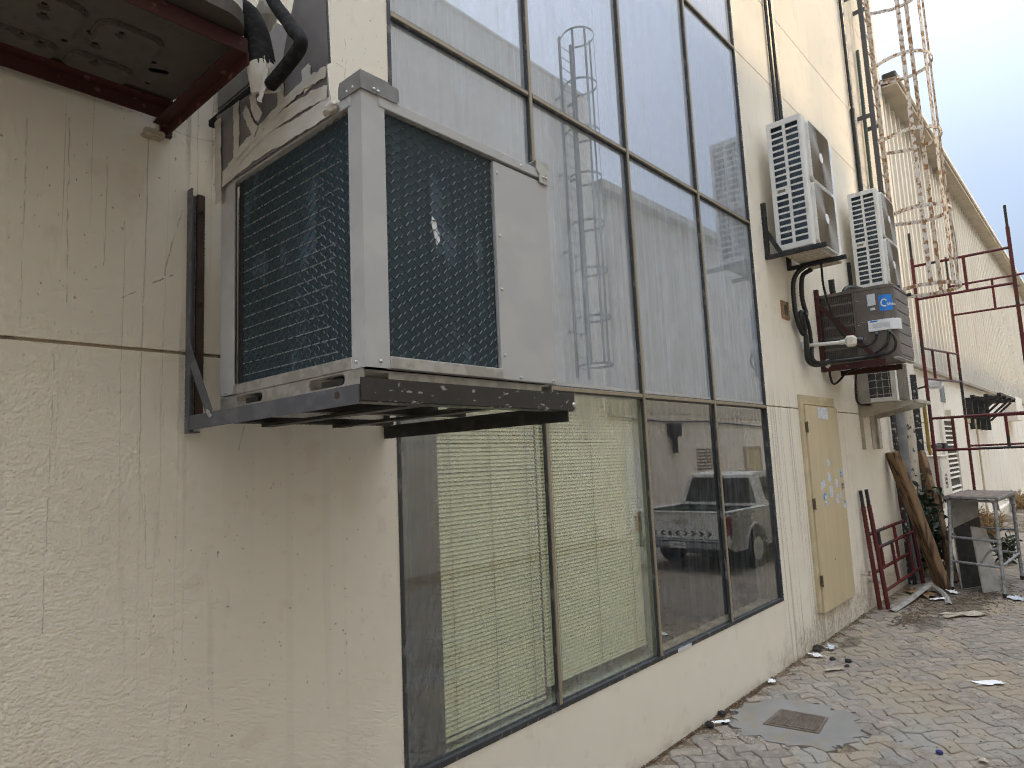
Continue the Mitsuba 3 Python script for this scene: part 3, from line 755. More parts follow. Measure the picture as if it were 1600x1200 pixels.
t = thing('refrigerant_pipe', 'thick black foam wrapped pipe bending down from the upper unit to the taped duct', 'pipe')
part(t, 'insulation', tube([(.93, -.33, 3.66), (.97, -.42, 3.62), (1.0, -.53, 3.545), (1.0, -.60, 3.45), (1.0, -.635, 3.36), (1.0, -.655, 3.29), (1.02, -.64, 3.235)], 0.041, 14, 8), 'm_foam_black', smooth=50)
part(t, 'wrapped_tape', cat(tube([(1.0, -.648, 3.30), (1.005, -.65, 3.265), (1.02, -.638, 3.225)], .047, 12, 5), tape([(-.665, 3.33), (-.70, 3.24), (-.66, 3.17)], .03, 77, .985)), 'm_tape', smooth=50)
t = thing('drain_hose', 'thinner black hose looping beside the taped duct', 'hose')
scene[t] = mikit.ply(tube([(1.0, -.60, 3.72), (1.0, -.71, 3.505), (1.0, -.80, 3.385), (1.0, -.835, 3.335), (1.0, -.875, 3.29), (1.0, -.872, 3.258), (1.0, -.80, 3.235), (1.0, -.70, 3.215)], .021, 10, 8), 'm_foam_black', smooth=50)
t = thing('conduit_stub', 'short black pipe with a cream end on the wall between the two left units', 'pipe')
part(t, 'pipe', tube([(1.17, -.10, 3.60), (1.185, -.10, 3.52)], .017, 10), 'm_black_steel', smooth=40)
part(t, 'cream_end', tube([(1.185, -.10, 3.52), (1.19, -.10, 3.495)], .017, 10), 'm_pvc_cream', smooth=40)
t = thing('wall_cowl', 'rounded cream plastic cover on the wall behind the taped duct', 'cover')
scene[t] = mikit.ply(trimesh.convex.convex_hull(np.vstack([extr(rrect(1.155, 1.42, 3.22, 3.53, .07), .05, 'y', -.050).vertices, extr(rrect(1.175, 1.40, 3.24, 3.51, .06), .02, 'y', -.072).vertices])), 'm_pvc_cream', smooth=30)

# ================================================================== THE OLD UNIT OVERHEAD, TOP LEFT
t = thing('overhead_condenser', 'weathered old air conditioner overhead at the upper left seen from beneath', 'air conditioner')
AZ = 3.385
pan = rrect(-.16, .945, -.715, -.055, .10, 8)
holes = ops.unary_union([Point(a, b).buffer(.0085) for a, b in [(.47, -.39), (.48, -.34), (.46, -.19), (.51, -.18), (.56, -.23), (.63, -.29), (.67, -.40), (.66, -.19), (.60, -.33), (.28, -.35), (.25, -.22), (.83, -.16), (.80, -.30)]] +
                        [affinity.rotate(rrect(.80, .86, -.275, -.245, .012), -20), rrect(.60, .70, -.602, -.575, .012)])
part(t, 'base_pan', extr(pan.difference(holes), .004, 'z', AZ), 'm_pan')
part(t, 'pan_lip', extr(pan.difference(pan.buffer(-.012)), .045, 'z', AZ + .003), 'm_pan')
for a in [rrect(.60, .79, -.45, -.24, .05), rrect(.585, .775, -.215, -.075, .04), rrect(.33, .56, -.20, -.08, .04), rrect(.20, .575, -.45, -.25, .05), rrect(-.1, .16, -.45, -.09, .05)]:
    shape = a.difference(holes)
    part(t, 'embossing', cat(extr(shape, .005, 'z', AZ - .005), extr(shape.buffer(-.006), .004, 'z', AZ - .0092), extr(shape.buffer(-.011), .003, 'z', AZ - .0122)), 'm_pan')
part(t, 'casing', cat(extr(pan.buffer(-.004).difference(pan.buffer(-.010)), .80, 'z', AZ + .05), extr(pan.buffer(-.004), .004, 'z', AZ + .85)), 'm_ac_cream')
part(t, 'innards', extr(pan.buffer(-.03), .70, 'z', AZ + .06), 'm_galv')
t = thing('red_steel_frame', 'red oxide steel angle frame carrying the old unit at the upper left', 'bracket')
for y, zz in ((-.085, 3.31), (-.615, 3.31)):
    part(t, 'bar', cat(box(-.5, .955, y - .028, y + .028, 3.372, 3.377), box(-.5, .955, y + (-.028 if y < -.3 else .023), y + (-.023 if y < -.3 else .028), 3.325, 3.3717)), 'm_oxide_red')
part(t, 'arm', cat(box(.948, .953, -.655, -.02, 3.285, 3.3245), box(.90, .948, -.655, -.02, 3.3195, 3.3245)), 'm_oxide_red', 'red end arm reaching out from the wall')
part(t, 'arm', cat(box(-.40, -.395, -.655, -.02, 3.285, 3.3245), box(-.395, -.35, -.655, -.02, 3.3195, 3.3245)), 'm_oxide_red')
part(t, 'wall_block', box(.862, .935, -.050, -.001, 3.258, 3.284, .006), 'm_stone', 'small block packed under the frame')
part(t, 'wall_post', box(.93, .97, -.02, -.001, 3.285, 4.2), 'm_oxide_red')

# ================================================================== AIR CONDITIONERS FARTHER ALONG THE WALL
def twin_fan(x0, z0, label, w=1.0, d=.36, h=1.40, yb=-.125):
    t = thing('twin_fan_condenser', label, 'air conditioner', 'tall twin fan condensers on the wall')
    x1, y0, y1, z1 = x0 + w, yb - d, yb, z0 + h
    # end panel with two columns of slots
    ys, slots = [(y1 - .045, y1 - .165), (y1 - .195, y1 - .325)], []
    n = 19
    pz = (h - .10) / n
    for c, (a, b) in enumerate(ys):
        for k in range(n):
            if c == 0 and k == 8:
                continue
            zz = z0 + .05 + k * pz
            slots.append(rrect(b, a, zz + .008, zz + pz - .010, .006, 2))
    handle = rrect(y1 - .140, y1 - .055, z0 + .05 + 8 * pz + .016, z0 + .05 + 9 * pz - .018, .006, 2)
    side = rrect(y0 + .018, y1, z0, z1, .014, 4)
    part(t, 'slotted_end', extr(side.difference(ops.unary_union(slots + [handle])), .012, 'x', x0), 'm_ac_cream')
    part(t, 'inner_coil', box(x0 + .075, x0 + .09, y0 + .03, y1 - .012, z0 + .03, z1 - .03), 'm_blue_fins')
    part(t, 'hand_hole', box(x0 + .010, x0 + .0112, y1 - .141, y1 - .054, z0 + .05 + 8 * pz + .015, z0 + .05 + 9 * pz - .017), 'm_fan_wire')
    # front corner, fan fronts, service panel
    xf = x0 + w * .80
    part(t, 'front_corner', cat(tube([(x0 + .022, y0 + .022, z0 + .004), (x0 + .022, y0 + .022, z1 - .004)], .022, 12), box(x0 + .022, x0 + .115, y0, y0 + .012, z0 + .002, z1 - .002, .003)), 'm_ac_cream', smooth=30)
    part(t, 'casing', cat(box(x0 + .012, x1 - .012, y1 - .012, y1, z0, z1), box(x0 + .012, x1 - .005, y0 + .012, y1 - .012, z1 - .012, z1, .003), box(x0 + .118, xf, y0 + .012, y1 - .02, z0 + .02, z1 - .02)), 'm_ac_cream')
    part(t, 'base_pan', box(x0 + .010, x1 - .005, y0 + .006, y1 - .013, z0 - .012, z0 + .012, .003), 'm_stone', 'stained base pan')
    cuts = [sbox(xf + .06, z0 + .24 + .15 * k, x1 - .03, z0 + .249 + .15 * k) for k in range(3)] + [sbox(xf + .03, z0 + .78, xf + .075, z0 + .81)]
    part(t, 'service_panel', cat(extr(sbox(xf + .004, z0 + .013, x1, z1 - .013).difference(ops.unary_union(cuts)), .004, 'y', y0 + .004), box(xf + .004, x1, y0 + .034, y1 - .013, z0 + .013, z1 - .013), box(x1 - .004, x1, y0 + .008, y0 + .034, z0 + .013, z1 - .013)), 'm_ac_white', 'white service panel with slots')
    part(t, 'blue_sticker', box(xf + .02, x1 - .05, y0 + .0024, y0 + .0039, z1 - .22, z1 - .08), 'm_blue_sticker')
    for k in range(2):
        za, zb = z0 + .03 + k * (h - .045) / 2, z0 + .015 + (k + 1) * (h - .045) / 2
        xa = x0 + .118
        cx, cz = (xa + xf) / 2, (za + zb) / 2
        outer = rrect(xa, xf, za, zb, .05, 6)
        f = part(t, 'fan_front', extr(outer.difference(outer.buffer(-.012)), .034, 'y', y0 - .030), 'm_ac_cream')
        part(f, 'fan_well', extr(outer.buffer(-.012), .006, 'y', y0 - .008), 'm_fan_wire')
        R = min(xf - xa, zb - za) / 2 * 1.38
        wires = []
        inner = outer.buffer(-.011)
        for r in np.arange(.05, R, .0155):
            cir = Point(cx, cz).buffer(r, quad_segs=12).exterior.intersection(inner)
            for ln in getattr(cir, 'geoms', [cir]):
                if ln.is_empty or ln.length < .02:
                    continue
                q = np.array(ln.coords)
                wires.append(tube(np.stack([q[:, 0], np.full(len(q), y0 - .026), q[:, 1]], 1), .0052, 4))
        part(f, 'fan_grille', cat(wires), 'm_fan_wire')
        part(f, 'hub_badge', extr(affinity.scale(Point(cx, cz).buffer(.055, quad_segs=8), 1.0, 1.0), .006, 'y', y0 - .035), 'm_ac_white', 'round white badge at the middle of the grille')
    return t


twin_fan(6.99, 4.085, 'tall cream condenser with two fans, nearest to the glazing, on black brackets')
twin_fan(9.93, 4.165, 'tall cream condenser with two fans standing above the brown unit', h=1.36)


def arm_bracket(name, label, x, z, reach, m, post_top, w=.045, brace=True, two=None):
    t = thing(name, label, 'bracket', None)
    for k, xx in enumerate([x] + ([two] if two else [])):
        part(t, 'wall_post', box(xx - w / 2, xx + w / 2, -.045, -.001, z - .02, post_top if k == 0 else z + .45, .003), m)
        part(t, 'arm', box(xx - w / 2, xx + w / 2, -reach, -.046, z - .022, z + .022, .003), m)
        if brace and k == 0:
            part(t, 'brace', beam((xx - w / 2 - .003, -.03, z + .30), (xx - w / 2 - .003, -.17, z + .012), .005, .045, (0, 1, .7)), m)
    return t


arm_bracket('black_bracket', 'black steel bracket with two arms under the condenser nearest to the glazing', 6.985, 4.045, .62, 'm_black_steel', 4.64, two=7.62)
arm_bracket('black_bracket', 'black steel bracket under the farther twin fan condenser, behind the brown unit', 10.05, 4.125, .62, 'm_black_steel', 4.6, brace=False, two=10.7)

# ---- brown box unit
t = thing('brown_condenser', 'brown boxy condenser with slotted end, blue badge and white terminal cover', 'air conditioner')
x0, x1, y0, y1, z0, z1 = 8.505, 9.30, -.835, -.02, 3.02, 3.86
corner = Polygon([(x0, y1), (x1, y1)] + [(x1 - .10 + .10 * math.cos(a), y0 + .10 + .10 * math.sin(a)) for a in np.linspace(0, -math.pi / 2, 7)] + [(x0 + .12 + .12 * math.cos(a), y0 + .12 + .12 * math.sin(a)) for a in np.linspace(-math.pi / 2, -math.pi, 8)])
slots = []
for r in range(6):
    for c in range(17):
        ya = -.405 + c * .0215
        za = z0 + .05 + r * .132
        slots.append(sbox(ya, za, ya + .0145, za + .108))
sl = ops.unary_union(slots)
part(t, 'slotted_panel', extr(sbox(-.425, z0 + .02, y1, z1 - .03).difference(sl), .006, 'x', x0), 'm_brown_unit')
part(t, 'slot_backing', box(x0 + .042, x0 + .048, -.42, y1 - .01, z0 + .03, z1 - .035), 'm_brown_slot')
band = corner.difference(corner.buffer(-.006))
part(t, 'corner_panel', extr(band.intersection(sbox(x0 - .01, y0 - .01, x0 + .125, -.427)), z1 - z0 - .052, 'z', z0 + .021), 'm_brown_unit', smooth=25)
part(t, 'inner_case', extr(corner.buffer(-.050), z1 - z0 - .06, 'z', z0 + .025), 'm_brown_slot')
part(t, 'top_cover', cat(extr(corner.buffer(.006), .030, 'z', z1 - .030), extr(corner.buffer(-.010), .010, 'z', z1)), 'm_brown_unit', smooth=25)
part(t, 'base', extr(corner.buffer(.003), .022, 'z', z0 - .002), 'm_brown_unit', smooth=25)
for k in range(6):
    zz = z0 + .035 + k * .130
    part(t, 'front_panel', box(x0 + .128, x1 - .03, y0, y0 + .008, zz, zz + .118, .002), 'm_brown_unit')
part(t, 'front_backing', box(x0 + .128, x1 - .03, y0 + .012, y0 + .016, z0 + .03, z1 - .035), 'm_galv')
part(t, 'rating_label', box(x0 - .0016, x0 - .0002, -.650, -.565, 3.640, 3.775), 'm_label_white', 'white rating label')
part(t, 'small_label', box(x0 - .0016, x0 - .0002, -.640, -.590, 3.585, 3.612), 'm_label_white')
lg = part(t, 'badge', extr(band.buffer(.0014).intersection(sbox(x0 - .01, y0 - .01, x0 + .05, -.685)).difference(band.buffer(.0001)), .185, 'z', 3.560), 'm_logo_blue', 'blue badge with a white swirl and lettering')
tm = meshkit.text_mesh('Midea', .058, .0016)
v = np.array(tm.vertices)
wtxt = v[:, 0].max()
s_ = .105 / wtxt


def wrap(a, out):
    """Arc length a along the unit's end panel and around its front corner, out metres proud of it."""
    if a < .12 + y0 * -1 - .12 - .715 + 0.0:
        pass
    yy = -.700 - a
    if yy > y0 + .12:
        return x0 - out, yy
    th = (y0 + .12 - yy) / .12
    return x0 + .12 - (.12 + out) * math.cos(th), y0 + .12 - (.12 + out) * math.sin(th)


V = []
for a, b, c in v:
    xx, yy = wrap(.062 + a * s_, .0018 + c)
    V.append((xx, yy, 3.615 + b * s_ * 1.25))
part(lg, 'lettering', trimesh.Trimesh(np.array(V), tm.faces, process=False), 'm_white')
sw = []
for r0, a0, a1 in ((.036, .5, 5.3), (.030, .7, 5.0)):
    pts = []
    for a in np.linspace(a0, a1, 22):
        xx, yy = wrap(.036 + .9 * r0 * math.cos(a), .0025)
        pts.append((xx, yy, 3.650 + 1.2 * r0 * math.sin(a)))
    sw.append(tube(pts, .0042, 5))
part(lg, 'swirl', cat(sw), 'm_white')
tc = part(t, 'terminal_cover', extr(corner.buffer(.030).difference(corner.buffer(-.002)).intersection(sbox(x0 - .05, y0 - .05, x0 + .13, -.555)), .125, 'z', 3.335), 'm_ac_white', 'white terminal cover wrapped round the corner', smooth=25)
part(tc, 'dark_print', box(x0 - .0316, x0 - .0302, -.655, -.575, 3.438, 3.454), 'm_logo_blue')
part(tc, 'print', box(x0 - .0316, x0 - .0302, -.78, -.60, 3.365, 3.420), 'm_label_white')
part(tc, 'gland', cat(tube([(x0 - .014, -.63, 3.335), (x0 - .014, -.63, 3.300)], .016, 10), tube([(x0 - .014, -.765, 3.335), (x0 - .014, -.765, 3.30)], .016, 10)), 'm_pvc_grey')
for yy, zz in ((-.45, 3.72), (-.45, 3.43), (-.45, 3.20), (-.47, 3.72), (-.49, 3.46), (-.47, 3.14), (-.50, 3.26)):
    part(t, 'screw', trimesh.creation.icosphere(1, .006).apply_translation((x0 - .001, yy, zz)), 'm_screw')
t = thing('red_bracket', 'dark red steel bracket with a diagonal brace holding the brown condenser', 'bracket')
part(t, 'wall_post', box(8.445, 8.495, -.05, -.001, 2.93, 3.94, .003), 'm_oxide_red')
part(t, 'arm', cat(box(8.450, 8.456, -.70, -.05, 2.930, 3.005), box(8.456, 8.50, -.70, -.05, 3.0, 3.006)), 'm_oxide_red')
part(t, 'arm', box(9.22, 9.27, -.70, -.001, 2.94, 3.006, .003), 'm_oxide_red')
part(t, 'brace', beam((8.446, -.035, 3.75), (8.446, -.64, 2.985), .006, .050, (0, 1, .8)), 'm_oxide_red')
part(t, 'front_bar', box(8.46, 9.27, -.84, -.78, 2.995, 3.010, .002), 'm_galv')

# ---- grey split unit under it, on a pale gusset bracket
t = thing('small_condenser', 'pale grey condenser with a wire grille on its end, lowest on the wall', 'air conditioner')
x0, x1, y0, y1, z0, z1 = 9.78, 10.62, -.500, -.020, 2.605, 3.13
part(t, 'end_panel', extr(Polygon([(x0 + .05, y1), (x0 + .016, y1 - .02), (x0 + .004, y1 - .06), (x0, y1 - .10), (x0, y1 - .155), (x0 + .006, y1 - .155), (x0 + .006, y1 - .10), (x0 + .010, y1 - .06), (x0 + .022, y1 - .024), (x0 + .05, y1 - .006)]), z1 - z0, 'z', z0), 'm_s_steel', smooth=40)
part(t, 'coil', box(x0 + .07, x0 + .08, y0 + .02, y1 - .05, z0 + .03, z1 - .01), 'm_brown_slot')
part(t, 'grille', cat([tube([(x0 + .008, y0 + .065, z), (x0 + .008, y1 - .156, z)], .0025, 4) for z in np.arange(z0 + .09, z1, .095)] + [tube([(x0 + .008, y, z0 + .05), (x0 + .008, y, z1)], .0025, 4) for y in np.arange(y0 + .085, y1 - .17, .075)]), 'm_ac_cream')
part(t, 'corner_post', cat(box(x0, x0 + .02, y0 + .012, y0 + .064, z0, z1, .004), box(x0, x0 + .02, y0 + .065, y1 - .156, z0, z0 + .05, .003), box(x0 + .0, x0 + .09, y0, y0 + .011, z0, z1, .003)), 'm_ac_cream')
part(t, 'casing', cat(box(x0 + .045, x1, y1 - .004, y1, z0, z1), box(x0 + .006, x1, y0, y1, z1, z1 + .012), box(x0 + .006, x1, y0 + .002, y1, z0 - .006, z0 - .001), box(x1 - .13, x1, y0, y1 - .01, z0, z1 - .003, .003)), 'm_ac_cream')
part(t, 'front_grille', cat([box(x0 + .10, x1 - .14, y0 - .004, y0 + .004, z, z + .006) for z in np.arange(z0 + .03, z1, .0135)]), 'm_fan_wire')
part(t, 'front_backing', box(x0 + .09, x1 - .132, y0 + .050, y0 + .056, z0 + .01, z1 - .004), 'm_fan_wire')
t = thing('gusset_bracket', 'pale beige sheet metal bracket with tapered arms under the lowest condenser', 'bracket')
for xx, ln in ((9.86, .62), (10.58, .62)):
    part(t, 'wall_plate', cat(box(xx - .005 if xx < 10 else xx - .22, xx + .13 if xx < 10 else xx + .30, -.010, -.001, 1.985, 2.60, .002), box(xx - .006, xx - .001, -.045, -.001, 1.985, 2.60)), 'm_beige_bracket')
    part(t, 'arm', cat(extr(Polygon([(-.045, 2.595), (-.66, 2.595), (-.66, 2.545), (-.045, 2.415)]), .006, 'x', xx - .003), beam((xx + .035, -.05, 2.413), (xx + .035, -.66, 2.543), .066, .005), box(xx + .003, xx + .07, -.66, -.05, 2.589, 2.594)), 'm_beige_bracket')
part(t, 'end_cap', box(9.87, 10.64, -.71, -.665, 2.555, 2.60, .003), 'm_beige_bracket')

# ---- cables, drain pipes, insulated lines round the units
def line(name, label, pts, r, m, cat_='pipe', n=8, curve=8, group=None):
    k = thing(name, label, cat_, group)
    scene[k] = mikit.ply(tube(pts, r, n, curve), m, smooth=50)
    return k


t = thing('insulated_lines', 'bundle of black insulated pipes between the nearer twin fan unit and the brown unit', 'pipes')
for i, (pts, r) in enumerate([([(7.60, -.22, 4.04), (7.57, -.12, 3.97), (7.55, -.07, 3.85), (7.55, -.06, 3.60), (7.58, -.07, 3.42), (7.66, -.08, 3.31), (7.73, -.08, 3.30)], .026),
                              ([(7.82, -.20, 4.04), (7.80, -.10, 3.98), (7.80, -.07, 3.80), (7.82, -.07, 3.66), (7.84, -.08, 3.58), (7.80, -.09, 3.52), (7.68, -.09, 3.545), (7.63, -.08, 3.50), (7.66, -.08, 3.40), (7.74, -.08, 3.33)], .026),
                              ([(7.68, -.10, 3.54), (7.80, -.09, 3.50), (7.88, -.09, 3.38), (7.90, -.09, 3.18), (7.88, -.09, 3.05), (7.95, -.12, 2.99), (8.25, -.22, 3.02), (8.43, -.46, 3.04), (8.43, -.70, 3.05)], .022),
                              ([(7.70, -.09, 3.46), (7.77, -.08, 3.30), (7.79, -.08, 3.12), (7.82, -.09, 3.02), (7.95, -.14, 2.985), (8.2, -.22, 3.0)], .022), ([(7.66, -.10, 3.50), (7.70, -.10, 3.33), (7.71, -.09, 3.15), (7.74, -.08, 3.02), (7.86, -.10, 2.96), (8.1, -.16, 2.98)], .024)]):
    part(t, 'pipe', tube(pts, r, 10, 8), 'm_hose', smooth=50)
part(t, 'tape_wrap', crumpled((0, 0), .03, .05, 3, 0).apply_translation((8.28, -.13, 3.00)), 'm_tape', 'scrap of white tape tied round the lines')
line('power_cable', 'black cable curving from the nearer twin fan unit to the white terminal cover', [(7.62, -.36, 4.02), (7.85, -.30, 3.78), (8.20, -.28, 3.45), (8.44, -.38, 3.22), (8.44, -.52, 3.175), (8.48, -.61, 3.24), (8.491, -.63, 3.31)], .012, 'm_hose', 'cable')
line('looped_cable', 'black cable looping out from under the white terminal cover of the brown unit', [(8.491, -.765, 3.31), (8.46, -.80, 3.26), (8.46, -.82, 3.18), (8.47, -.80, 3.10), (8.46, -.74, 3.06), (8.45, -.62, 3.045)], .014, 'm_hose', 'cable')
line('looped_cable', 'second black cable from the terminal cover back along the brown unit foot', [(8.491, -.755, 3.31), (8.475, -.745, 3.22), (8.46, -.70, 3.14), (8.46, -.60, 3.08), (8.45, -.45, 3.055), (8.44, -.2, 3.05)], .013, 'm_hose', 'cable')
line('hanging_cable', 'black cable sagging in a small loop beneath the red bracket', [(8.50, -.08, 2.96), (8.58, -.06, 2.86), (8.72, -.05, 2.80), (8.86, -.08, 2.85), (8.95, -.15, 2.95), (9.05, -.25, 2.99)], .014, 'm_hose', 'cable')
line('lower_cable', 'black cable dropping from the brown unit to the lowest condenser', [(9.35, -.16, 3.02), (9.42, -.12, 2.90), (9.50, -.08, 2.72), (9.66, -.06, 2.60), (9.86, -.15, 2.575), (10.0, -.42, 2.585)], .013, 'm_hose', 'cable')
t = thing('pipe_trap', 'black drain pipe bending in a swan neck beneath the farther twin fan unit', 'pipe')
part(t, 'pipe', tube([(9.95, -.28, 4.10), (9.50, -.22, 4.09), (9.30, -.16, 4.07), (9.24, -.13, 3.98), (9.24, -.12, 3.86), (9.20, -.11, 3.78), (9.10, -.10, 3.75), (9.0, -.09, 3.80), (8.96, -.08, 3.95), (8.93, -.08, 4.14)], .036, 10, 8), 'm_hose', smooth=50)
part(t, 'coupling', tube([(9.24, -.125, 3.94), (9.24, -.12, 3.88)], .045, 12), 'm_pvc_grey', smooth=40)
line('insulated_line', 'black insulated pipe slanting down behind the farther twin fan unit', [(9.55, -.20, 4.12), (9.52, -.10, 4.0), (9.56, -.07, 3.85), (9.75, -.08, 3.7), (9.9, -.08, 3.5)], .033, 'm_hose')
t = thing('lamp_arm', 'white pipe arm with a cream junction box sticking out before the brown unit', 'lamp arm')
part(t, 'flange', cat(disc((7.87, -.012, 3.19), .072, .020, 'y', 24), disc((7.87, -.035, 3.19), .032, .03, 'y', 20)), 'm_pvc_white', smooth=35)
part(t, 'pipe', tube([(7.87, -.02, 3.19), (7.97, -.40, 3.185)], .021, 12), 'm_pvc_white', smooth=40)
part(t, 'elbow', tube([(7.965, -.38, 3.185), (7.975, -.43, 3.186)], .028, 12), 'm_pvc_white', smooth=40)
part(t, 'junction_box', trimesh.convex.convex_hull(np.vstack([box(7.93, 8.02, -.535, -.435, 3.125, 3.245, .02).vertices, box(7.945, 8.005, -.555, -.415, 3.15, 3.22, .02).vertices])), 'm_pvc_cream')
part(t, 'socket', tube([(7.99, -.545, 3.185), (8.0, -.60, 3.175)], .036, 14), 'm_black_steel', smooth=40)
t = thing('wall_bulb_cover', 'small rounded cream plastic cover beside the black insulated lines', 'cover')
scene[t] = mikit.ply(trimesh.convex.convex_hull(np.vstack([box(8.08, 8.22, -.07, -.001, 3.19, 3.40, .03).vertices])), 'm_pvc_cream', smooth=40)
for i, (a, b, lab) in enumerate([((7.64, 12.2), (7.64, 5.2), 'straight black wall cable, left of the pair above the nearer twin fan unit'), ((7.79, 12.2), (7.79, 5.2), 'straight black wall cable, right of the pair above the nearer twin fan unit')]):
    k = thing('riser_cable', lab, 'cable', 'cables up the wall')
    scene[k] = mikit.ply(tube([(a[0], -.035, a[1]), (b[0], -.035, b[1])], .024, 8), 'm_hose', smooth=40)
t = thing('riser_cable', 'single black cable up the wall just left of the caged ladder', 'cable', 'cables up the wall')
scene[t] = mikit.ply(cat(tube([(11.12, -.04, 12.2), (11.12, -.04, 7.35)], .028, 8), tube([(11.12, -.04, 7.30), (11.10, -.04, 5.5)], .034, 8), tube([(11.12, -.04, 7.4), (11.12, -.04, 7.2)], .018, 8)), 'm_hose', smooth=40)
t = thing('green_pipe', 'thin dark green pipe on the wall behind the caged ladder', 'pipe')
scene[t] = mikit.ply(tube([(11.85, -.05, 8.60), (11.82, -.05, 7.5), (11.78, -.05, 6.2), (11.75, -.05, 4.0)], .028, 8), 'm_green_pipe', smooth=40)

# ---- pipes at the far end of the wall
for name, lab, x, r, za, zb, m in [('downpipe', 'grey plastic downpipe behind the leaning planks', 11.78, .075, .0, 2.62, 'm_pvc_grey'), ('peeling_pipe', 'thin black pipe with white paint peeling off, left of the grey downpipe', 11.36, .040, .0, 2.62, 'm_peel_black'),
                                   ('peeling_pipe', 'cream painted pipe with black patches, right of the grey downpipe', 12.40, .070, 0, 3.0, 'm_peel_cream'), ('peeling_pipe', 'black pipe with flaking white spots beside the yellow gas pipe', 12.95, .068, .3, 3.2, 'm_peel_black')]:
    k = thing(name, lab, 'pipe')
    part(k, 'pipe', tube([(x, -.075, zb), (x, -.075, za)], r, 14), m, smooth=40)
    for z in ((.8, 1.55, 2.3) if r > .05 else ()):
        part(k, 'clip', cat(ring((x, -.075, z), r + .004, .006, 'z', 20, 5), box(x - .012, x + .012, -.075 + r, -.001, z - .01, z + .01)), 'm_pvc_white' if 'black' in lab[:6] else m)
t = thing('gas_pipe', 'yellow gas pipe bending out of the wall and down to the meter box', 'pipe')
part(t, 'pipe', tube([(13.25, .0, 2.74), (13.30, -.10, 2.76), (13.42, -.12, 2.74), (13.45, -.12, 2.60), (13.45, -.12, 2.05), (13.45, -.12, 1.93), (13.52, -.12, 1.87), (13.60, -.10, 1.86)], .030, 10, 6), 'm_yellow', smooth=50)
for z in (2.40, 2.05):
    part(t, 'clip', cat(ring((13.45, -.12, z), .036, .010, 'z', 16, 5), tube([(13.45, -.09, z), (13.45, .0, z)], .007, 6)), 'm_yellow')

# ================================================================== CAGED LADDER
def caged_ladder(x, wall_y, out, z_low, z_top, hoops, label, rails, cage, detail=True):
    """out = -1: the cage bulges towards -y."""
    t = thing('caged_ladder', label, 'ladder')
    y = wall_y + out * .22
    for k, xx in enumerate((x - .25, x + .25)):
        part(t, 'rail', box(xx - .022, xx + .022, y - .035, y + .035, z_low, z_top, .004), rails if k == 0 else cage, None)
    z = z_low + .25
    while z < z_top - .1:
        part(t, 'rung', tube([(x - .23, y, z), (x + .23, y, z)], .012, 6), cage)
        z += .30
    for z in np.arange(z_low + 1.2, z_top, 2.1):
        for xx in (x - .25, x + .25):
            part(t, 'standoff', box(xx - .02, xx + .02, min(wall_y, y), max(wall_y, y), z - .03, z + .03), rails)
    R = .42
    cy = y + out * .44
    for hz in hoops:
        pts = [(x - .25, y)] + [(x + R * math.cos(a), cy + out * R * math.sin(a)) for a in np.linspace(math.pi * 1.12, -math.pi * .12, 25)] + [(x + .25, y)]
        p = np.array(pts)
        d = np.gradient(p, axis=0)
        d /= np.linalg.norm(d, axis=1, keepdims=True)
        nn = np.stack([-d[:, 1], d[:, 0]], 1) * .0035
        v = np.vstack([np.c_[p + nn, np.full(len(p), hz - .028)], np.c_[p + nn, np.full(len(p), hz + .028)], np.c_[p - nn, np.full(len(p), hz + .028)], np.c_[p - nn, np.full(len(p), hz - .028)]])
        n, f = len(p), []
        for i in range(n - 1):
            for s in range(4):
                a, b = s * n + i, ((s + 1) % 4) * n + i
                f += [(a, a + 1, b + 1), (a, b + 1, b)]
        part(t, 'hoop', trimesh.Trimesh(v, np.array(f), process=False), cage)
    for a in (math.radians(14), math.radians(60), math.radians(120), math.radians(166)):
        px_, py_ = x + (R - .008) * math.cos(a), cy + out * (R - .008) * math.sin(a)
        n = 12
        zz = np.linspace(min(hoops) - .03, max(hoops) + .03, n)
        wob = nrg.normal(0, .006, n)
        segs = [beam((px_ + wob[i], py_, zz[i]), (px_ + wob[i + 1], py_, zz[i + 1] + .002), .008, .062, (math.sin(a), -out * math.cos(a), 0)) for i in range(n - 1)]
        part(t, 'strap', cat(segs), cage)
    return t


t = caged_ladder(11.82, 0.0, -1, 4.0, 13.3, [4.38, 5.58, 6.80, 8.03, 9.28, 10.5, 11.8, 13.2], 'tall ladder in a rusty white hooped cage at the end of the cream wall', 'm_ladder_rail', 'm_rusty_white')
part(t, 'end_sleeve', tube([(11.55, -.30, 4.34), (11.45, -.22, 4.34)], .03, 8), 'm_black_steel', smooth=40)
line('loose_wire', 'thin wire hanging loose down the outside of the ladder cage', [(12.07, -1.02, 12.5), (12.07, -1.02, 9.1), (12.08, -1.0, 7.3), (12.10, -1.0, 5.9), (12.26, -1.02, 5.2), (12.32, -1.0, 4.72), (12.1, -1.0, 4.42), (11.75, -1.0, 4.36)], .008, 'm_pvc_grey', 'cable', 5)

# ================================================================== WAREHOUSE BEYOND
def corrugated(x0, x1, z0, z1, y, out, pitch=.26):
    """Sheet with upright ribs standing out by 70 mm."""
    prof, x = [], x0
    while x < x1:
        prof += [(x, 0), (x + pitch * .58, 0), (x + pitch * .68, 1), (x + pitch * .90, 1)]
        x += pitch
    prof.append((x1, 0))
    p = np.array(prof)
    yy = y + out * .07 * p[:, 1]
    n = len(p)
    v = np.vstack([np.c_[p[:, 0], yy, np.full(n, z0)], np.c_[p[:, 0], yy, np.full(n, z1)]])
    i = np.arange(n - 1)
    f = np.vstack([np.stack([i, i + 1, i + n + 1], 1), np.stack([i, i + n + 1, i + n], 1)])
    return trimesh.Trimesh(v, f, process=False)


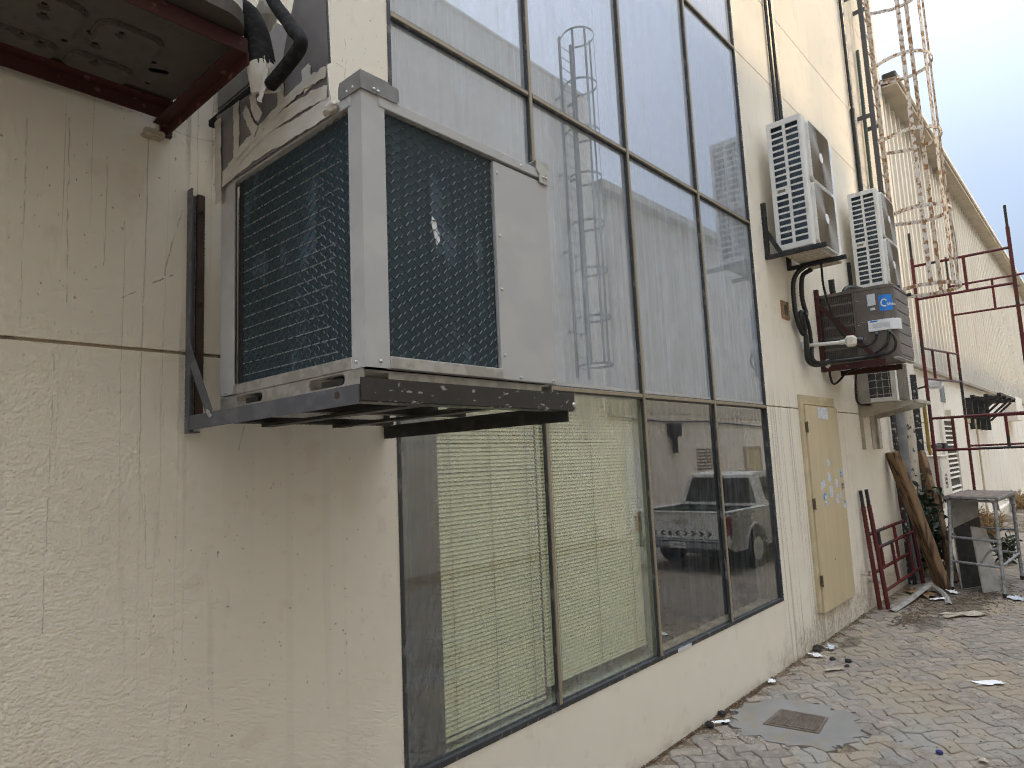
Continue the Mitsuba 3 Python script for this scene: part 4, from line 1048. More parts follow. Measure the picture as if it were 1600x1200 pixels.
YW = .11
t = thing('warehouse', 'long shed with cream ribbed cladding above a plastered wall, beyond the caged ladder', 'building')
part(t, 'cladding', corrugated(13.62, 75, 3.50, 8.66, YW - .01, -1, .40), 'm_cladding', 'cream ribbed metal cladding')
part(t, 'lower_wall', box(13.61, 75, YW, YW + .3, -.3, 3.52), 'm_plaster')
part(t, 'drip_flashing', box(13.61, 75, YW - .10, YW - .001, 3.44, 3.50), 'm_fascia')
part(t, 'soffit', box(13.61, 75, -.24, YW + .3, 8.67, 8.70), 'm_fascia')
part(t, 'fascia', box(13.61, 75, -.27, -.241, 8.65, 8.80, .006), 'm_fascia')
part(t, 'gutter', cat(box(13.61, 75, -.32, -.273, 8.72, 8.82, .01)), 'm_cladding')
for x in np.arange(18.6, 60, 17.0):
    part(t, 'eave_bracket', box(x, x + .18, -.20, YW - .05, 8.56, 8.667), 'm_fascia')
part(t, 'roof', trimesh.Trimesh(np.array([(13.61, -.26, 8.81), (75, -.26, 8.81), (75, 20, 11.0), (13.61, 20, 11.0)]), np.array([[0, 1, 2], [0, 2, 3]]), process=False), 'm_cladding')
part(t, 'downpipe_head', box(13.63, 13.95, -.26, -.02, 8.83, 8.95, .02), 'm_black_steel')
d = part(t, 'louvre_door', cat(extr(sbox(15.95, .12, 19.2, 2.60).difference(sbox(16.22, .28, 17.48, 2.50)), .05, 'y', YW - .05)), 'm_plaster', 'white door leaf with a column of louvres')
for k in range(22):
    zz = .33 + k * .097
    if k == 9:
        continue
    part(d, 'louvre', beam((16.24, YW - .022, zz + .02), (17.46, YW - .022, zz + .02), .052, .012, (0, -.55, .8)), 'm_plaster')
part(d, 'louvre_backing', box(16.2, 17.5, YW - .006, YW - .002, .25, 2.52), 'm_brown_slot')
d = part(t, 'side_door', cat(extr(sbox(18.85, .12, 20.6, 2.62).difference(sbox(19.0, .12, 20.45, 2.50)), .06, 'y', YW - .06)), 'm_door_frame', 'cream door frame beside the louvres')
part(d, 'leaf', box(19.01, 20.44, YW - .035, YW - .002, .14, 2.49), 'm_plaster')
for z in (2.1, 1.2, .5):
    part(d, 'hinge', box(18.93, 19.03, YW - .075, YW - .0605, z - .09, z + .09), 'm_hinge')
part(t, 'wall_slot', box(16.45, 16.95, YW - .012, YW - .001, 2.90, 3.27), 'm_pvc_grey', 'narrow grey opening high in the wall')
part(t, 'wall_bracket', cat(box(16.8, 17.3, YW - .10, YW - .001, 2.60, 2.64), box(16.8, 16.86, YW - .10, YW - .001, 2.60, 2.74)), 'm_plaster')
part(t, 'pilaster', box(27.0, 29.0, YW - .35, YW - .001, 2.70, 3.47), 'm_plaster')
part(t, 'pilaster', box(36.0, 38.5, YW - .35, YW - .001, 2.70, 3.47), 'm_plaster')
part(t, 'plinth', box(20.9, 75, YW - .10, YW - .001, -.3, .22, .01), 'm_plaster')
k = thing('flood_lamp', 'small white flood lamp on the shed wall just below the cladding', 'lamp')
part(k, 'head', box(14.2, 14.45, -.30, -.06, 3.03, 3.20, .04), 'm_ac_white')
part(k, 'arm', beam((14.3, -.1, 3.10), (14.3, YW, 3.06), .03, .03), 'm_black_steel')
t = thing('sunshade_frame', 'black steel bracket frame jutting from the shed wall behind the red scaffold', 'bracket')
for i, x in enumerate((19.6, 20.5, 21.6, 22.4)):
    part(t, 'leg', box(x, x + .10, -.02, YW - .001, 2.35, 3.12), 'm_black_steel')
    part(t, 'arm', box(x, x + .10, -.62, -.021, 3.06, 3.12), 'm_black_steel')
    part(t, 'brace', beam((x + .05, -.03, 2.60), (x + .05, -.52, 3.05), .05, .05), 'm_black_steel')
part(t, 'top_bars', cat(*[box(19.5, 22.6, y - .04, y + .04, 3.121, 3.17) for y in (-.05, -.32, -.58)]), 'm_black_steel', kind='stuff')
t = thing('meter_box', 'cream metal meter box on the wall below the yellow gas pipe', 'box')
part(t, 'box', box(13.40, 14.05, -.27, YW - .002, .95, 1.80, .008), 'm_plaster')
part(t, 'lid', box(13.38, 14.07, -.29, YW - .002, 1.801, 1.825, .004), 'm_plaster')
part(t, 'scrawl', cat(*[ring((13.70 + .1 * i, -.2722, 1.45 - .07 * j), .05, .004, 'y', 16, 3) for i in range(2) for j in range(3)]), 'm_rust')
t = thing('wall_bulkhead', 'small white bulkhead and dark valve on the shed wall above the meter box', 'box')
part(t, 'bulkhead', box(14.5, 14.9, -.10, YW - .002, 1.66, 1.78, .02), 'm_ac_white')
part(t, 'valve', cat(tube([(14.2, -.06, 1.98), (15.2, -.06, 1.98)], .05, 8), box(14.8, 15.1, -.14, 0.02, 1.92, 2.04, .02)), 'm_black_steel')

# ================================================================== RED SCAFFOLD
def tub(a, b, r=.024):
    return tube([a, b], r, 10)


t = thing('scaffold_tower', 'red and black tubular scaffold frames standing in front of the ribbed shed', 'scaffold')
AX, BX, AY, CY = 12.85, 16.35, -.30, -1.60
for x, zt in ((AX, 5.15), (BX, 5.45)):
    for y in (AY, CY - .04):
        top = zt + (.20 if x == AX and y == CY - .04 else 0)
        part(t, 'post', tub((x, y, .02), (x, y, top), .027), 'm_scaffold', smooth=40)
        part(t, 'spigot', tub((x, y, top), (x, y, top + (.45 if y == AY else .35)), .020), 'm_black_steel', smooth=40)
for x, zs_ in ((AX, (5.02, 4.45, 2.44, 1.92)), (BX, (5.27, 4.66, 2.53, 1.96))):
    for z in zs_:
        part(t, 'rail', tub((x, AY, z), (x, CY - .04, z), .022), 'm_scaffold', smooth=40)
    for y in (-.60, -1.02, -1.30) if x == AX else (-1.03,):
        hi, lo = (zs_[0], zs_[1]) if y == -1.02 or x == BX else (zs_[2], zs_[3])
        part(t, 'strut', tub((x, y, lo), (x, y, hi), .022), 'm_scaffold', smooth=40)
part(t, 'side_rail', tub((AX, AY, 3.62), (BX, AY, 3.84), .020), 'm_scaffold', smooth=40)
part(t, 'side_rail', tub((AX, AY, 3.10), (BX, AY, 3.27), .020), 'm_scaffold', smooth=40)
for x in (13.68, 15.2):
    part(t, 'strut', tub((x, AY, 3.10 + (x - AX) * .049), (x, AY, 3.62 + (x - AX) * .063), .022), 'm_scaffold', smooth=40)


def leaning_frame(label, x0, x1, y_foot, lean, H, rails, posts_at):
    """A flat ladder frame leaning on the wall: foot at y_foot, top at the wall."""
    t = thing('leaning_scaffold', label, 'scaffold frame', 'red scaffold frames leaning on the wall')
    P = lambda x, s: (x, y_foot + (lean - y_foot) * s, .01 + H * s)
    for k, x in enumerate((x0, x1)):
        part(t, 'leg', tub(P(x, 0), P(x, .86), .028), 'm_scaffold' if k else 'm_scaffold', smooth=40)
        part(t, 'leg_end', tub(P(x, .86), P(x, 1.0), .022), 'm_black_steel', smooth=40)
    for s in rails:
        part(t, 'rail', tub(P(x0, s), P(x1, s), .021), 'm_scaffold', smooth=40)
    for f, a, b in posts_at:
        x = x0 + (x1 - x0) * f
        part(t, 'strut', tub(P(x, a), P(x, b), .021), 'm_scaffold', smooth=40)


leaning_frame('rearmost of two red scaffold frames leaning on the wall, closer to it', 9.42, 11.35, -.12, -.035, 1.46, (.62, .30), ((.25, .30, .62), (.68, .30, .62)))
leaning_frame('foremost of two red scaffold frames leaning on the wall, by the downpipe', 9.47, 11.48, -.20, -.09, 1.47, (.50, .145), ((.36, .145, .50), (.80, .145, .50)))

# ---- planks and boards
def plank(name, label, foot, top, w, th, up, seed):
    r = np.random.default_rng(seed)
    foot, top = np.array(foot), np.array(top)
    d = (top - foot) / np.linalg.norm(top - foot)
    s = np.cross(d, up)
    s /= np.linalg.norm(s)
    u = np.cross(s, d)
    n = 14
    rows = []
    for i, f in enumerate(np.linspace(0, 1, n)):
        c = foot + (top - foot) * f + u * .012 * math.sin(f * 3.1)
        ww, tt = w / 2 * (1 + r.normal(0, .03)), th / 2 * (1 + r.normal(0, .04))
        if f > .97:
            ww *= .82
        b = .012
        rows.append([c + s * a + u * e for a, e in ((-ww, -tt + b), (-ww + b, -tt), (ww - b, -tt), (ww, -tt + b), (ww, tt - b), (ww - b, tt), (-ww + b, tt), (-ww, tt - b))])
    v = np.array(rows).reshape(-1, 3)
    f = []
    for i in range(n - 1):
        for k in range(8):
            a, b = i * 8 + k, i * 8 + (k + 1) % 8
            f += [(a, b, b + 8), (a, b + 8, a + 8)]
    for k in range(1, 7):
        f += [(0, k + 1, k), ((n - 1) * 8, (n - 1) * 8 + k, (n - 1) * 8 + k + 1)]
    k = thing(name, label, 'plank', 'planks leaning at the end of the wall')
    scene[k] = mikit.ply(trimesh.Trimesh(v, np.array(f), process=False), 'm_plank')


plank('wooden_plank', 'thick weathered brown timber plank leaning in front of the grey downpipe', (11.20, -.50, .0), (10.95, -.10, 1.93), .29, .10, (.75, -1, 0), 3)
plank('wooden_plank', 'thinner brown timber plank leaning to the right of the thick one', (11.75, -.55, .0), (12.55, -.16, 1.90), .19, .07, (.75, -1, 0), 5)
for lab, p, m1, seed in [('large pale board leaning under the work stool, its dark face turned to the wall side', [(11.25, -.72, .0), (11.75, -.98, .0), (12.15, -.88, 1.20), (11.65, -.62, 1.23)], 'm_board', 1),
                         ('smaller pale board leaning against the larger one under the work stool', [(11.10, -.985, .0), (11.40, -1.14, .0), (11.62, -1.03, .80), (11.32, -.90, .86)], 'm_board', 2)]:
    k = thing('sheet_board', lab, 'board', 'boards leaning under the work stool')
    q = np.array(p, float)
    nn = np.cross(q[1] - q[0], q[3] - q[0])
    nn /= np.linalg.norm(nn)
    if nn[0] > 0:
        nn = -nn
    th = .018
    v = np.vstack([q, q - nn * th])
    f = [(0, 1, 2), (0, 2, 3), (5, 4, 7), (5, 7, 6)]
    for i in range(4):
        j = (i + 1) % 4
        f += [(i, i + 4, j + 4), (i, j + 4, j)]
    scene[k] = mikit.ply(trimesh.Trimesh(v, np.array(f), process=False), m1)
    dk = q.mean(0) + (q - q.mean(0)) * [.985, .985, .985]
    dk = dk + nn * .0015
    lowp = dk.copy()
    if seed == 1:
        lowp[2] = dk[1] + (dk[2] - dk[1]) * .78
        lowp[3] = dk[0] + (dk[3] - dk[0]) * .66
        part(k, 'dark_facing', trimesh.Trimesh(np.vstack([lowp, lowp + nn * .002]), np.array([(4, 5, 6), (4, 6, 7), (0, 1, 5), (0, 5, 4), (1, 2, 6), (1, 6, 5), (2, 3, 7), (2, 7, 6), (3, 0, 4), (3, 4, 7)]), process=False), 'm_board_dark', 'dark laminated face')

# ---- work stool
t = thing('work_stool', 'tall galvanised pipe work stool with a dark board seat at the right', 'stool')
S = [(11.12, -.62), (10.88, -1.24), (12.42, -1.29), (12.70, -.68)]
SZ = 1.262
top = [(11.32, -.675), (10.98, -1.245), (12.36, -1.30), (12.62, -.74)]
for (a, b), (c, d) in zip(S, top):
    part(t, 'leg', tub((a, b, .005), (c, d, SZ - .02), .023), 'm_galv_pipe', smooth=40)
    part(t, 'foot', tub((a, b, .0), (a, b, .05), .027), 'm_black_steel', smooth=40)
mid = lambda i, f: tuple(np.array([*S[i], 0.0]) * (1 - f) + np.array([*top[i], SZ]) * f)
for f, pairs in ((.97, ((0, 1), (1, 2), (2, 3), (3, 0))), (.57, ((0, 1), (2, 3), (3, 0))), (.31, ((0, 1), (1, 2), (3, 2)))):
    for a, b in pairs:
        part(t, 'rung', tub(mid(a, f), mid(b, f - (.01 if f < .9 else 0)), .018), 'm_galv_pipe', smooth=40)
p1, p2 = np.array(mid(0, .30)) * .42 + np.array(mid(1, .30)) * .58, np.array(mid(1, .50))
part(t, 'brace', tube([p1, (p1 + p2) / 2 + [0, 0, .06], p2], .014, 8, 6), 'm_galv_pipe', smooth=40)
seat = Polygon([(a, b) for a, b in top]).buffer(.045, join_style=2)
part(t, 'seat', extr(seat, .022, 'z', SZ), 'm_ply_top', 'dark plywood seat')
part(t, 'seat_rim', extr(seat.buffer(.010, join_style=2).difference(seat.buffer(.001, join_style=2)), .030, 'z', SZ - .010), 'm_galv_pipe')
for a, b in top:
    part(t, 'bolt', disc((a, b, SZ + .024), .012, .006, 'z', 8), 'm_black_steel')
    c = np.mean(top, 0)
    part(t, 'corner_plate', beam((a, b, SZ - .03), (a + (c[0] - a) * .12, b + (c[1] - b) * .0, SZ - .16), .004, .07, (0, 1, 0)), 'm_galv_pipe')

# ================================================================== PLANTS AND LITTER
def leaf(c, d, L, w, r):
    d = np.asarray(d, float)
    d /= np.linalg.norm(d)
    s = np.cross(d, r.normal(0, 1, 3))
    s /= np.linalg.norm(s) + 1e-9
    u = np.cross(s, d)
    v = [c, c + d * L * .35 + s * w * .5 - u * w * .1, c + d * L * .75 + s * w * .38 - u * w * .15, c + d * L - u * w * .35, c + d * L * .75 - s * w * .38 - u * w * .15, c + d * L * .35 - s * w * .5 - u * w * .1, c + d * L * .5]
    return v, [(0, 1, 6), (1, 2, 6), (2, 3, 6), (3, 4, 6), (4, 5, 6), (5, 0, 6)]


def bush(name, label, c, rad, h, n, L, m, seed, droop=.2, cat_='plant', wd=.45):
    r = np.random.default_rng(seed)
    k = thing(name, label, cat_)
    V, Fs, st = [], [], []
    for b in range(14):
        a = r.random() * 6.28
        tip = np.array([c[0] + rad[0] * math.cos(a) * r.random() ** .5, c[1] + rad[1] * math.sin(a) * r.random() ** .5, h * (.45 + .55 * r.random())])
        base = np.array([c[0] + .1 * r.normal(), c[1] + .05 * r.normal(), 0])
        mid_ = (base + tip) / 2 + r.normal(0, .05, 3)
        st.append(tube([base, mid_, tip], .007, 4, 4))
        for i in range(n // 14):
            f = .25 + .75 * r.random()
            p = base * (1 - f) ** 2 + 2 * mid_ * f * (1 - f) + tip * f * f
            d = r.normal(0, 1, 3) * [1, 1, .6] + [0, 0, .25 - droop]
            v, f_ = leaf(p + r.normal(0, .03, 3), d, L * (.6 + .7 * r.random()), L * wd, r)
            Fs += [(a_ + len(V), b_ + len(V), c_ + len(V)) for a_, b_, c_ in f_]
            V += v
    part(k, 'stems', cat(st), 'm_stem' if m == 'm_bush' else m, kind='stuff')
    part(k, 'leaves', trimesh.Trimesh(np.array(V), np.array(Fs), process=False), m, kind='stuff')


bush('leafy_bush', 'dark green leafy bush growing behind the leaning timber planks', (12.15, -.28), (.55, .24), 1.45, 420, .15, 'm_bush', 4)
bush('leafy_bush', 'small green leafy shoots low behind the work stool', (13.9, -.95), (.35, .20), .55, 170, .11, 'm_bush', 6)
bush('dry_weed', 'dry brown weed tuft at the foot of the shed wall behind the work stool', (17.2, -.35), (.8, .30), .62, 900, .20, 'm_dry', 8, -.5, 'plant', .07)
bush('dry_weed', 'dry brown weeds farther along the shed wall at the right edge', (24.5, -.35), (1.8, .30), .50, 900, .24, 'm_dry', 9, -.5, 'plant', .07)
t = thing('rubble_heap', 'low heap of earth and rubbish by the far shed wall', 'rubble')
r = np.random.default_rng(3)
scene[t] = mikit.ply(cat([crumpled((0, 0), .10, .05, i, 0).apply_scale(1.0 + r.random()).apply_translation((18.5 + 9 * r.random(), -.15 - .7 * r.random(), .02)) for i in range(46)]), 'm_stone')
labels[t]['kind'] = 'stuff'


def dirt(label, spots, m, seed, size=(.004, .014), flat=.45):
    r = np.random.default_rng(seed)
    base = trimesh.creation.icosphere(0, 1.0)
    bv, bf = np.array(base.vertices), np.array(base.faces)
    V, Fs = [], []
    n = 0
    for (x0, y0, x1, y1, w, cnt) in spots:
        for i in range(cnt):
            f = r.random()
            s = size[0] + (size[1] - size[0]) * r.random() ** 2.5
            yy = y0 + (y1 - y0) * f - abs(r.normal(0, w))
            q = bv * (1 + r.normal(0, .25, (len(bv), 1))) * [s * (1 + r.random()), s, s * flat]
            a = r.random() * 6.28
            q = q @ np.array([[math.cos(a), -math.sin(a), 0], [math.sin(a), math.cos(a), 0], [0, 0, 1]])
            V.append(q + [x0 + (x1 - x0) * f + r.normal(0, w), min(yy, -.006), s * flat * .5])
            Fs.append(bf + n)
            n += len(bv)
    k = thing('debris', label, 'debris')
    scene[k] = mikit.ply(trimesh.Trimesh(np.vstack(V), np.vstack(Fs), process=False), m)
    labels[k]['kind'] = 'stuff'


dirt('reddish brown leaf crumbs and earth along the foot of the wall', [(3.6, -.004, 4.9, -.004, .010, 520), (4.9, -.004, 6.2, -.004, .030, 700), (6.2, -.01, 9.2, -.01, .045, 600)], 'm_leaf_litter', 11, (.002, .008))
dirt('brown soil and scraps on the paving under the leaning frames', [(9.0, -.35, 11.0, -.35, .22, 1600), (9.9, -.7, 11.6, -.9, .30, 2600), (8.7, -.42, 9.4, -.45, .10, 500)], 'm_dirt', 12, (.002, .012), .3)
dirt('sandy crumbs scattered over the paving near the cement patch', [(5.7, -.06, 7.4, -.12, .10, 700), (4.7, -.1, 5.0, -.5, .06, 260), (5.05, -.36, 5.15, -.76, .02, 160)], 'm_stone', 13, (.002, .008))
dirt('tiny dark grit scattered over the open paving', [(5.0, -.6, 10.5, -.8, .6, 520)], 'm_black_lump', 14, (.002, .007))


def scrap(name, label, x, y, w, h, rot, m, seed, z=.012, cat_='paper'):
    """A crumpled flat scrap with thickness of its folds."""
    r = np.random.default_rng(seed)
    n = 7
    g = np.stack(np.meshgrid(np.linspace(-.5, .5, n), np.linspace(-.5, .5, n), indexing='ij'), -1).reshape(-1, 2)
    rad = np.abs(g).max(1)
    q = g * [w, h] * (1 + .22 * r.normal(0, 1, (len(g), 1)) * (rad > .45)[:, None])
    zz = z + .055 * min(w, h) * r.normal(0, 1, len(g)) + .012
    zz = np.maximum(zz, .004)
    c, s = math.cos(rot), math.sin(rot)
    v = np.stack([x + q[:, 0] * c - q[:, 1] * s, y + q[:, 0] * s + q[:, 1] * c, zz], 1)
    f = []
    for i in range(n - 1):
        for j in range(n - 1):
            a = i * n + j
            f += [(a, a + n, a + n + 1), (a, a + n + 1, a + 1)]
    k = thing(name, label, cat_)
    scene[k] = mikit.ply(trimesh.Trimesh(v, np.array(f), process=False), m)


scrap('paper_scrap', 'flat white paper strip lying near the foot of the wall left of the cement patch', 4.92, -.115, .13, .042, -.75, 'm_white', 1)
scrap('paper_scrap', 'small crumpled white paper by the wall above the cement patch', 6.02, -.07, .10, .06, .3, 'm_white', 2)
scrap('paper_scrap', 'crumpled white scrap among the dark litter before the service door', 7.0, -.13, .14, .09, .9, 'm_white', 3)
scrap('paper_scrap', 'pale paper beside the dark scrap before the service door', 7.36, -.16, .16, .08, .1, 'm_paper', 4)
scrap('dark_scrap', 'dark torn plastic scrap against the wall before the service door', 7.28, -.05, .22, .09, .6, 'm_black_steel', 5, cat_='plastic')
scrap('paper_scrap', 'large pale torn paper on the paving in front of the work stool', 9.55, -.98, .42, .17, -.9, 'm_stone', 6)
scrap('paper_scrap', 'white crumpled wrapper at the right edge beyond the stool leg', 10.8, -1.37, .26, .16, .4, 'm_paper', 7)
scrap('paper_scrap', 'white scrap by the near foot of the work stool', 10.9, -.66, .26, .10, .5, 'm_white', 8)
scrap('paper_scrap', 'thin white curled scrap on the soil left of the stool', 10.35, -.60, .24, .08, -.6, 'm_white', 9)
scrap('cardboard_scrap', 'folded brown cardboard scrap under the leaning red frames', 10.6, -.33, .50, .22, .9, 'm_plank', 10, .03, 'cardboard')
scrap('stone_flake', 'flat tan flake of stone lying at the lower right of the paving', 5.28, -1.69, .075, .055, .2, 'm_stone', 11, .006, 'stone')
scrap('stone_flake', 'tan broken tile flake on the paving before the dark litter', 6.66, -.39, .17, .06, -.6, 'm_stone', 12, .006, 'stone')
scrap('pale_smear', 'pale thin plaster flake on the open paving at the right', 6.98, -1.52, .20, .09, -.9, 'm_white', 13, .0, 'plaster')
for i, (x, y, s, lab) in enumerate([(4.84, -.055, .034, 'black cap lump nearest the corner of the wall and paving'), (4.95, -.125, .024, 'small black lump beside the white paper strip'), (5.10, -.03, .030, 'black lump touching the wall above the white paper strip'),
                                    (6.99, -.28, .028, 'black lump on the paving before the dark litter, left'), (7.0, -.42, .030, 'black lump on the paving, right of the dark litter'), (6.85, -.45, .02, 'smallest black lump, in front of the other two'), (4.55, -1.2, .02, 'black fleck')][:6]):
    k = thing('black_lump', lab, 'lump')
    scene[k] = mikit.ply(crumpled((0, 0), s, s * .7, i + 20, 0).apply_scale((1.6, 1, 1)).apply_translation((x, y, s * .35)), 'm_black_lump')
t = thing('bottle_cap', 'dark blue bottle cap lying on the paving at the lower right', 'bottle cap')
scene[t] = mikit.ply(cat(disc((5.265, -1.455, .008), .021, .014, 'z', 24), ring((5.265, -1.455, .015), .019, .002, 'z', 24, 5)), 'm_blue_cap')
t = thing('wire_link', 'small bent wire link on the paving below the cement patch', 'wire')
scene[t] = mikit.ply(tube([(4.62, -1.0, .005), (4.66, -1.03, .005), (4.645, -1.055, .005), (4.605, -1.025, .005), (4.62, -1.0, .005)], .003, 6), 'm_black_steel')
t = thing('plastic_strip', 'long clear plastic strip lying folded on the soil by the red frame foot', 'plastic')
def ribbon(pts, w, m=None):
    p = spline(np.array(pts, float), 6)
    d = np.gradient(p, axis=0)
    s = np.stack([-d[:, 1], d[:, 0], 0 * d[:, 0]], 1)
    s /= np.linalg.norm(s, axis=1, keepdims=True)
    a, b = p + s * w / 2, p - s * w / 2
    c = (a + b) / 2 + [0, 0, .02]
    v = np.stack([a, c, b], 1).reshape(-1, 3)
    f = []
    for i in range(len(p) - 1):
        for k in range(2):
            q = i * 3 + k
            f += [(q, q + 1, q + 4), (q, q + 4, q + 3)]
    return trimesh.Trimesh(v, np.array(f), process=False)
scene[t] = mikit.ply(cat(ribbon([(9.35, -.26, .01), (9.9, -.31, .03), (10.5, -.36, .07), (10.95, -.40, .10)], .10), ribbon([(10.95, -.40, .10), (10.75, -.55, .05), (10.45, -.66, .02), (10.1, -.74, .01)], .07)), 'm_plastic_strip')

# ================================================================== ACROSS THE YARD (seen mirrored in the glass)
YO = -7.5
t = thing('opposite_building', 'tall cream building across the yard, mirrored in the upper glass', 'building')
part(t, 'wall', box(-12, 15.1, YO - .3, YO, -.3, 12.2), 'm_plaster')
part(t, 'parapet_cap', box(-12.03, 15.13, YO - .33, YO + .03, 12.2, 12.27), 'm_plaster')
part(t, 'roof', box(-12, 15.1, YO - 8, YO - .301, 11.8, 12.0), 'm_fascia')
for z in (2.47, 6.26, 9.09):
    part(t, 'joint', box(-12, 15.09, YO + .0005, YO + .002, z - .008, z + .008), 'm_groove')
caged_ladder(13.85, YO, 1, 4.1, 13.3, [4.38, 5.58, 6.80, 8.03, 9.28, 10.5, 11.8, 13.2], 'caged ladder on the building across the yard, mirrored in the glass', 'm_ladder_rail', 'm_ladder_rail')
t = thing('opposite_warehouse', 'ribbed shed across the yard, mirrored in the glass beside the ladder', 'building')
part(t, 'cladding', corrugated(15.12, 75, 3.30, 9.52, YO + .01, 1, .34), 'm_cladding')
part(t, 'lower_wall', box(15.11, 75, YO - .3, YO, -.3, 3.32), 'm_plaster')
part(t, 'eave', cat(box(15.11, 75, YO - .3, YO + .36, 9.53, 9.56), box(15.11, 75, YO + .361, YO + .40, 9.50, 9.74)), 'm_fascia')
part(t, 'roof', trimesh.Trimesh(np.array([(15.11, YO + .38, 9.75), (75, YO + .38, 9.75), (75, -28, 11.5), (15.11, -28, 11.5)]), np.array([[0, 1, 2], [0, 2, 3]]), process=False), 'm_cladding')
d = part(t, 'louvre_panel', box(19.9, 21.2, YO + .001, YO + .03, .6, 2.35), 'm_plaster')
for k in range(15):
    part(d, 'louvre', box(20.0, 21.1, YO + .031, YO + .05, .70 + k * .105, .735 + k * .105), 'm_brown_slot')
d = part(t, 'door', box(24.0, 25.3, YO + .001, YO + .04, .1, 2.2), 'm_door')
part(d, 'frame', cat(box(23.9, 24.0, YO + .001, YO + .06, .1, 2.3), box(25.3, 25.4, YO + .001, YO + .06, .1, 2.3), box(24.0, 25.3, YO + .001, YO + .06, 2.2, 2.3)), 'm_fascia')
d = part(t, 'white_door', box(15.9, 17.1, YO + .001, YO + .05, .05, 2.25), 'm_ac_white')
part(t, 'rain_hopper', cat(box(18.25, 18.75, YO + .001, YO + .25, 2.6, 3.0, .02), tube([(18.5, YO + .12, 2.6), (18.5, YO + .12, 2.1)], .08, 10)), 'm_black_steel')
part(t, 'cable', tube([(15.2, YO + .05, 3.2), (18, YO + .05, 3.05), (22, YO + .05, 3.12), (27, YO + .05, 3.02), (34, YO + .05, 3.1)], .025, 6, 6), 'm_black_steel')

# ---- white pickup truck, parked facing away along the yard
t = thing('pickup_truck', 'dusty white pickup truck parked in the yard, mirrored in the dark lower panes', 'pickup truck')
PX, PY = 10.9, -3.28
HW = .90


def side_shell(pts, y0, y1, tuck=0.0):
    """Body seen from the side (x from the tail, z), from y0 to y1."""
    return lift(extr(Polygon(pts), y1 - y0, 'y', y0), (PX, PY, 0))


bed_out = [(0.02, .48), (0.0, .80), (.02, 1.08), (1.55, 1.12), (1.58, .48)]
wheel_cut = Point(1.12, .36).buffer(.46, quad_segs=8)
wheel_cut2 = Point(4.22, .36).buffer(.46, quad_segs=8)
side = Polygon([(0.0, .50), (0.0, .82), (.03, 1.08), (1.55, 1.12), (3.55, 1.10), (4.85, 1.02), (5.12, .86), (5.16, .40), (4.7, .34), (.2, .40)]).difference(wheel_cut).difference(wheel_cut2)
for s, nm in ((1, 'near'), (-1, 'far')):
    ya = PY + (HW - .05 if s > 0 else -HW)
    part(t, 'flank', lift(extr(side, .05, 'y', 0), (PX, ya, 0)), 'm_car_white')
    part(t, 'bed_rail', lift(box(.02, 1.55, 0, .10, 1.085, 1.135, .015), (PX, PY + (HW - .10 if s > 0 else -HW), 0)), 'm_car_white')
    part(t, 'tail_lamp', cat(lift(box(-.012, .12, 0, .13, .70, 1.05, .02), (PX, PY + (HW - .118 if s > 0 else -HW - .012), 0))), 'm_tail_red')
    for wx in (1.12, 4.22):
        w = part(t, 'wheel', disc((PX + wx, PY + s * (HW - .12), .36), .36, .24, 'y', 28), 'm_tyre')
        part(w, 'rim', disc((PX + wx, PY + s * (HW + .002), .36), .22, .012, 'y', 20), 'm_chrome')
    arch = Point(1.12, .36).buffer(.49, quad_segs=8).difference(Point(1.12, .36).buffer(.455, quad_segs=8)).intersection(sbox(0, .40, 3, 1))
    part(t, 'wheel_arch', lift(extr(arch, .02, 'y', 0), (PX, PY + (HW if s > 0 else -HW - .02), 0)), 'm_car_white')
tg = part(t, 'tailgate', lift(box(-.008, .045, -.755, .755, .60, 1.10, .012), (PX, PY, 0)), 'm_car_white')
part(tg, 'top_lip', lift(box(-.03, .05, -.755, .755, 1.085, 1.115, .010), (PX, PY, 0)), 'm_car_white')
part(tg, 'handle', lift(cat(box(-.022, -.008, -.13, .13, .895, .975, .006), box(-.036, -.022, -.11, .11, .925, .965, .006)), (PX, PY, 0)), 'm_chrome')
chev = []
for k in range(8):
    sgn = -1 if k < 4 else 1
    yc = -.51 + k * .146
    for dz in (1, -1):
        chev.append(lift(extr(Polygon([(yc - .05 * sgn, .705 + dz * .045), (yc + .005 * sgn, .705 + dz * .045), (yc + .06 * sgn, .705), (yc + .005 * sgn, .705)]), .001, 'x', -.0095), (PX, PY, 0)))
part(tg, 'arrow_marks', cat(chev), 'm_ink', 'row of dark arrowheads pointing outward both ways')
part(t, 'bed', cat(lift(box(.05, 1.5, -.8, .8, .62, .66), (PX, PY, 0)), lift(box(1.48, 1.56, -.85, .85, .62, 1.12), (PX, PY, 0))), 'm_black_steel')
part(t, 'bumper', cat(lift(box(-.16, .10, -.84, .84, .44, .585, .03), (PX, PY, 0)), lift(box(-.17, -.02, -.80, .80, .586, .60, .005), (PX, PY, 0))), 'm_pvc_grey')
pl = part(t, 'number_plate', lift(box(-.172, -.162, -.16, .16, .455, .57, .002), (PX, PY, 0)), 'm_plate')
tm = meshkit.text_mesh('08381', .06, .002)
v = np.array(tm.vertices)
v[:, 0] -= v[:, 0].max() / 2
part(pl, 'number', trimesh.Trimesh(np.stack([PX - .1722 - v[:, 2], PY - v[:, 0], .485 + v[:, 1]], 1), tm.faces, process=False), 'm_ink')
part(t, 'underbody', lift(box(.3, 4.9, -.6, .6, .30, .46), (PX, PY, 0)), 'm_black_steel')
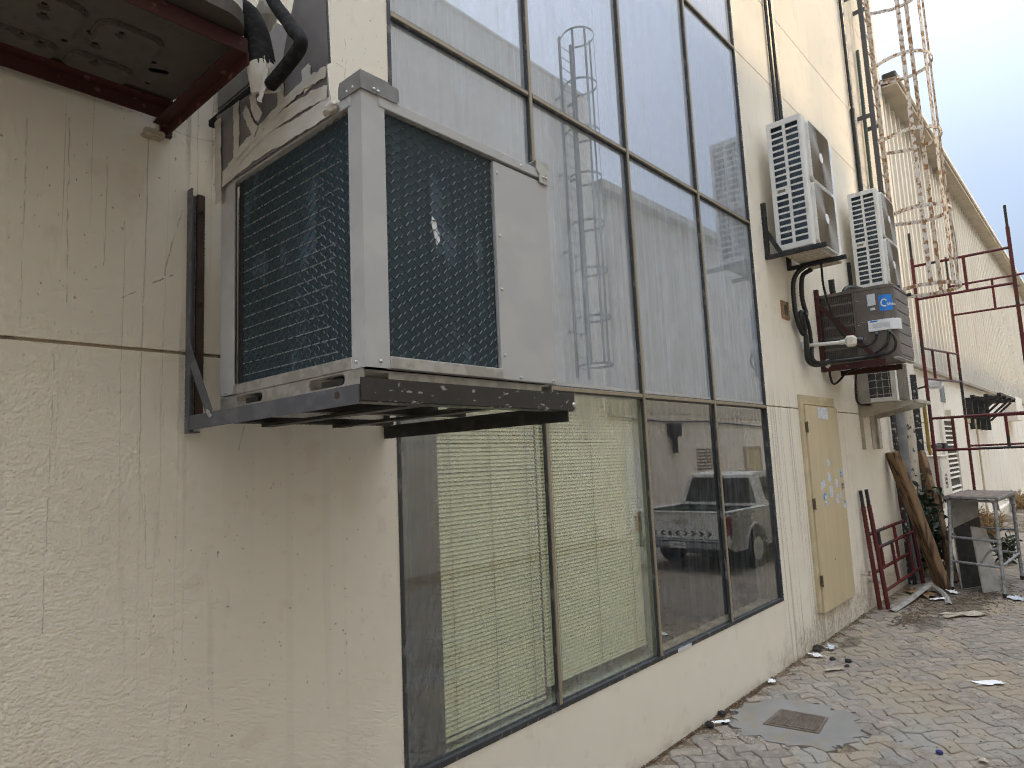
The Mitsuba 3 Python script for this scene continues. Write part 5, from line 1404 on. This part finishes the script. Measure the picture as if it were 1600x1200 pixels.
# cab: a tapering shell of rings from the tail forward
rings = [(1.60, .84, 1.10), (1.72, .66, 1.74), (1.95, .64, 1.78), (2.9, .64, 1.79), (3.35, .66, 1.72), (4.0, .80, 1.12)]
V = []
for x, wy, z in rings:
    V += [(x, -wy, z), (x, wy, z)]
base = [(1.60, -.86, 1.09), (1.60, .86, 1.09), (4.0, -.84, 1.09), (4.0, .84, 1.09)]
hull = trimesh.convex.convex_hull(np.array(V + base))
part(t, 'cab', lift(hull, (PX, PY, 0)), 'm_car_white', smooth=25)
part(t, 'hood', lift(trimesh.convex.convex_hull(np.array([(3.9, -.85, 1.06), (3.9, .85, 1.06), (5.0, -.80, .98), (5.0, .80, .98), (3.9, -.80, 1.12), (3.9, .80, 1.12), (4.9, -.75, 1.04), (4.9, .75, 1.04), (5.12, -.8, .5), (5.12, .8, .5), (3.9, -.85, .5), (3.9, .85, .5)])), (PX, PY, 0)), 'm_car_white')
E2 = lambda y, f: (1.60 + .12 * f - .006, y, 1.10 + .64 * f)
rw = [E2(-.735, .12), E2(.735, .12), E2(.60, .90), E2(-.60, .90)]
q = np.array(rw)
part(t, 'rear_window', lift(trimesh.convex.convex_hull(np.vstack([q, q + [.004, 0, 0]])), (PX, PY, 0)), 'm_car_glass')
part(t, 'window_bar', lift(cat(beam(E2(-.26, .12), E2(-.24, .90), .014, .02, (1, 0, 0)), beam(E2(.26, .12), E2(.24, .90), .014, .02, (1, 0, 0))), (PX - .004, PY, 0)), 'm_pvc_grey')
for s in (1, -1):
    wy = lambda f: s * (.85 - .185 * f + .004)
    for xa, xb, xc, xd in ((1.86, 2.72, 2.72, 1.98), (2.82, 3.78, 3.30, 2.82)):
        q = np.array([(xa, wy(.12), 1.175), (xb, wy(.12), 1.175), (xc, wy(.88), 1.675), (xd, wy(.88), 1.675)])
        part(t, 'side_window', lift(trimesh.convex.convex_hull(np.vstack([q, q - [0, s * .01, 0]])), (PX, PY, 0)), 'm_car_glass')
part(t, 'cargo', cat(*[crumpled((0, 0), .16, .10, i + 50, 0).apply_scale((6, 1, 1)).apply_translation((PX + .5 + .3 * (i % 3), PY - .55 + .22 * i, 1.04)) for i in range(6)]), 'm_bush')
for k_ in [k_ for k_ in scene if k_.startswith('pickup_truck__')]:
    scene[k_]['to_world'] = T().scale([1, 1, .93])
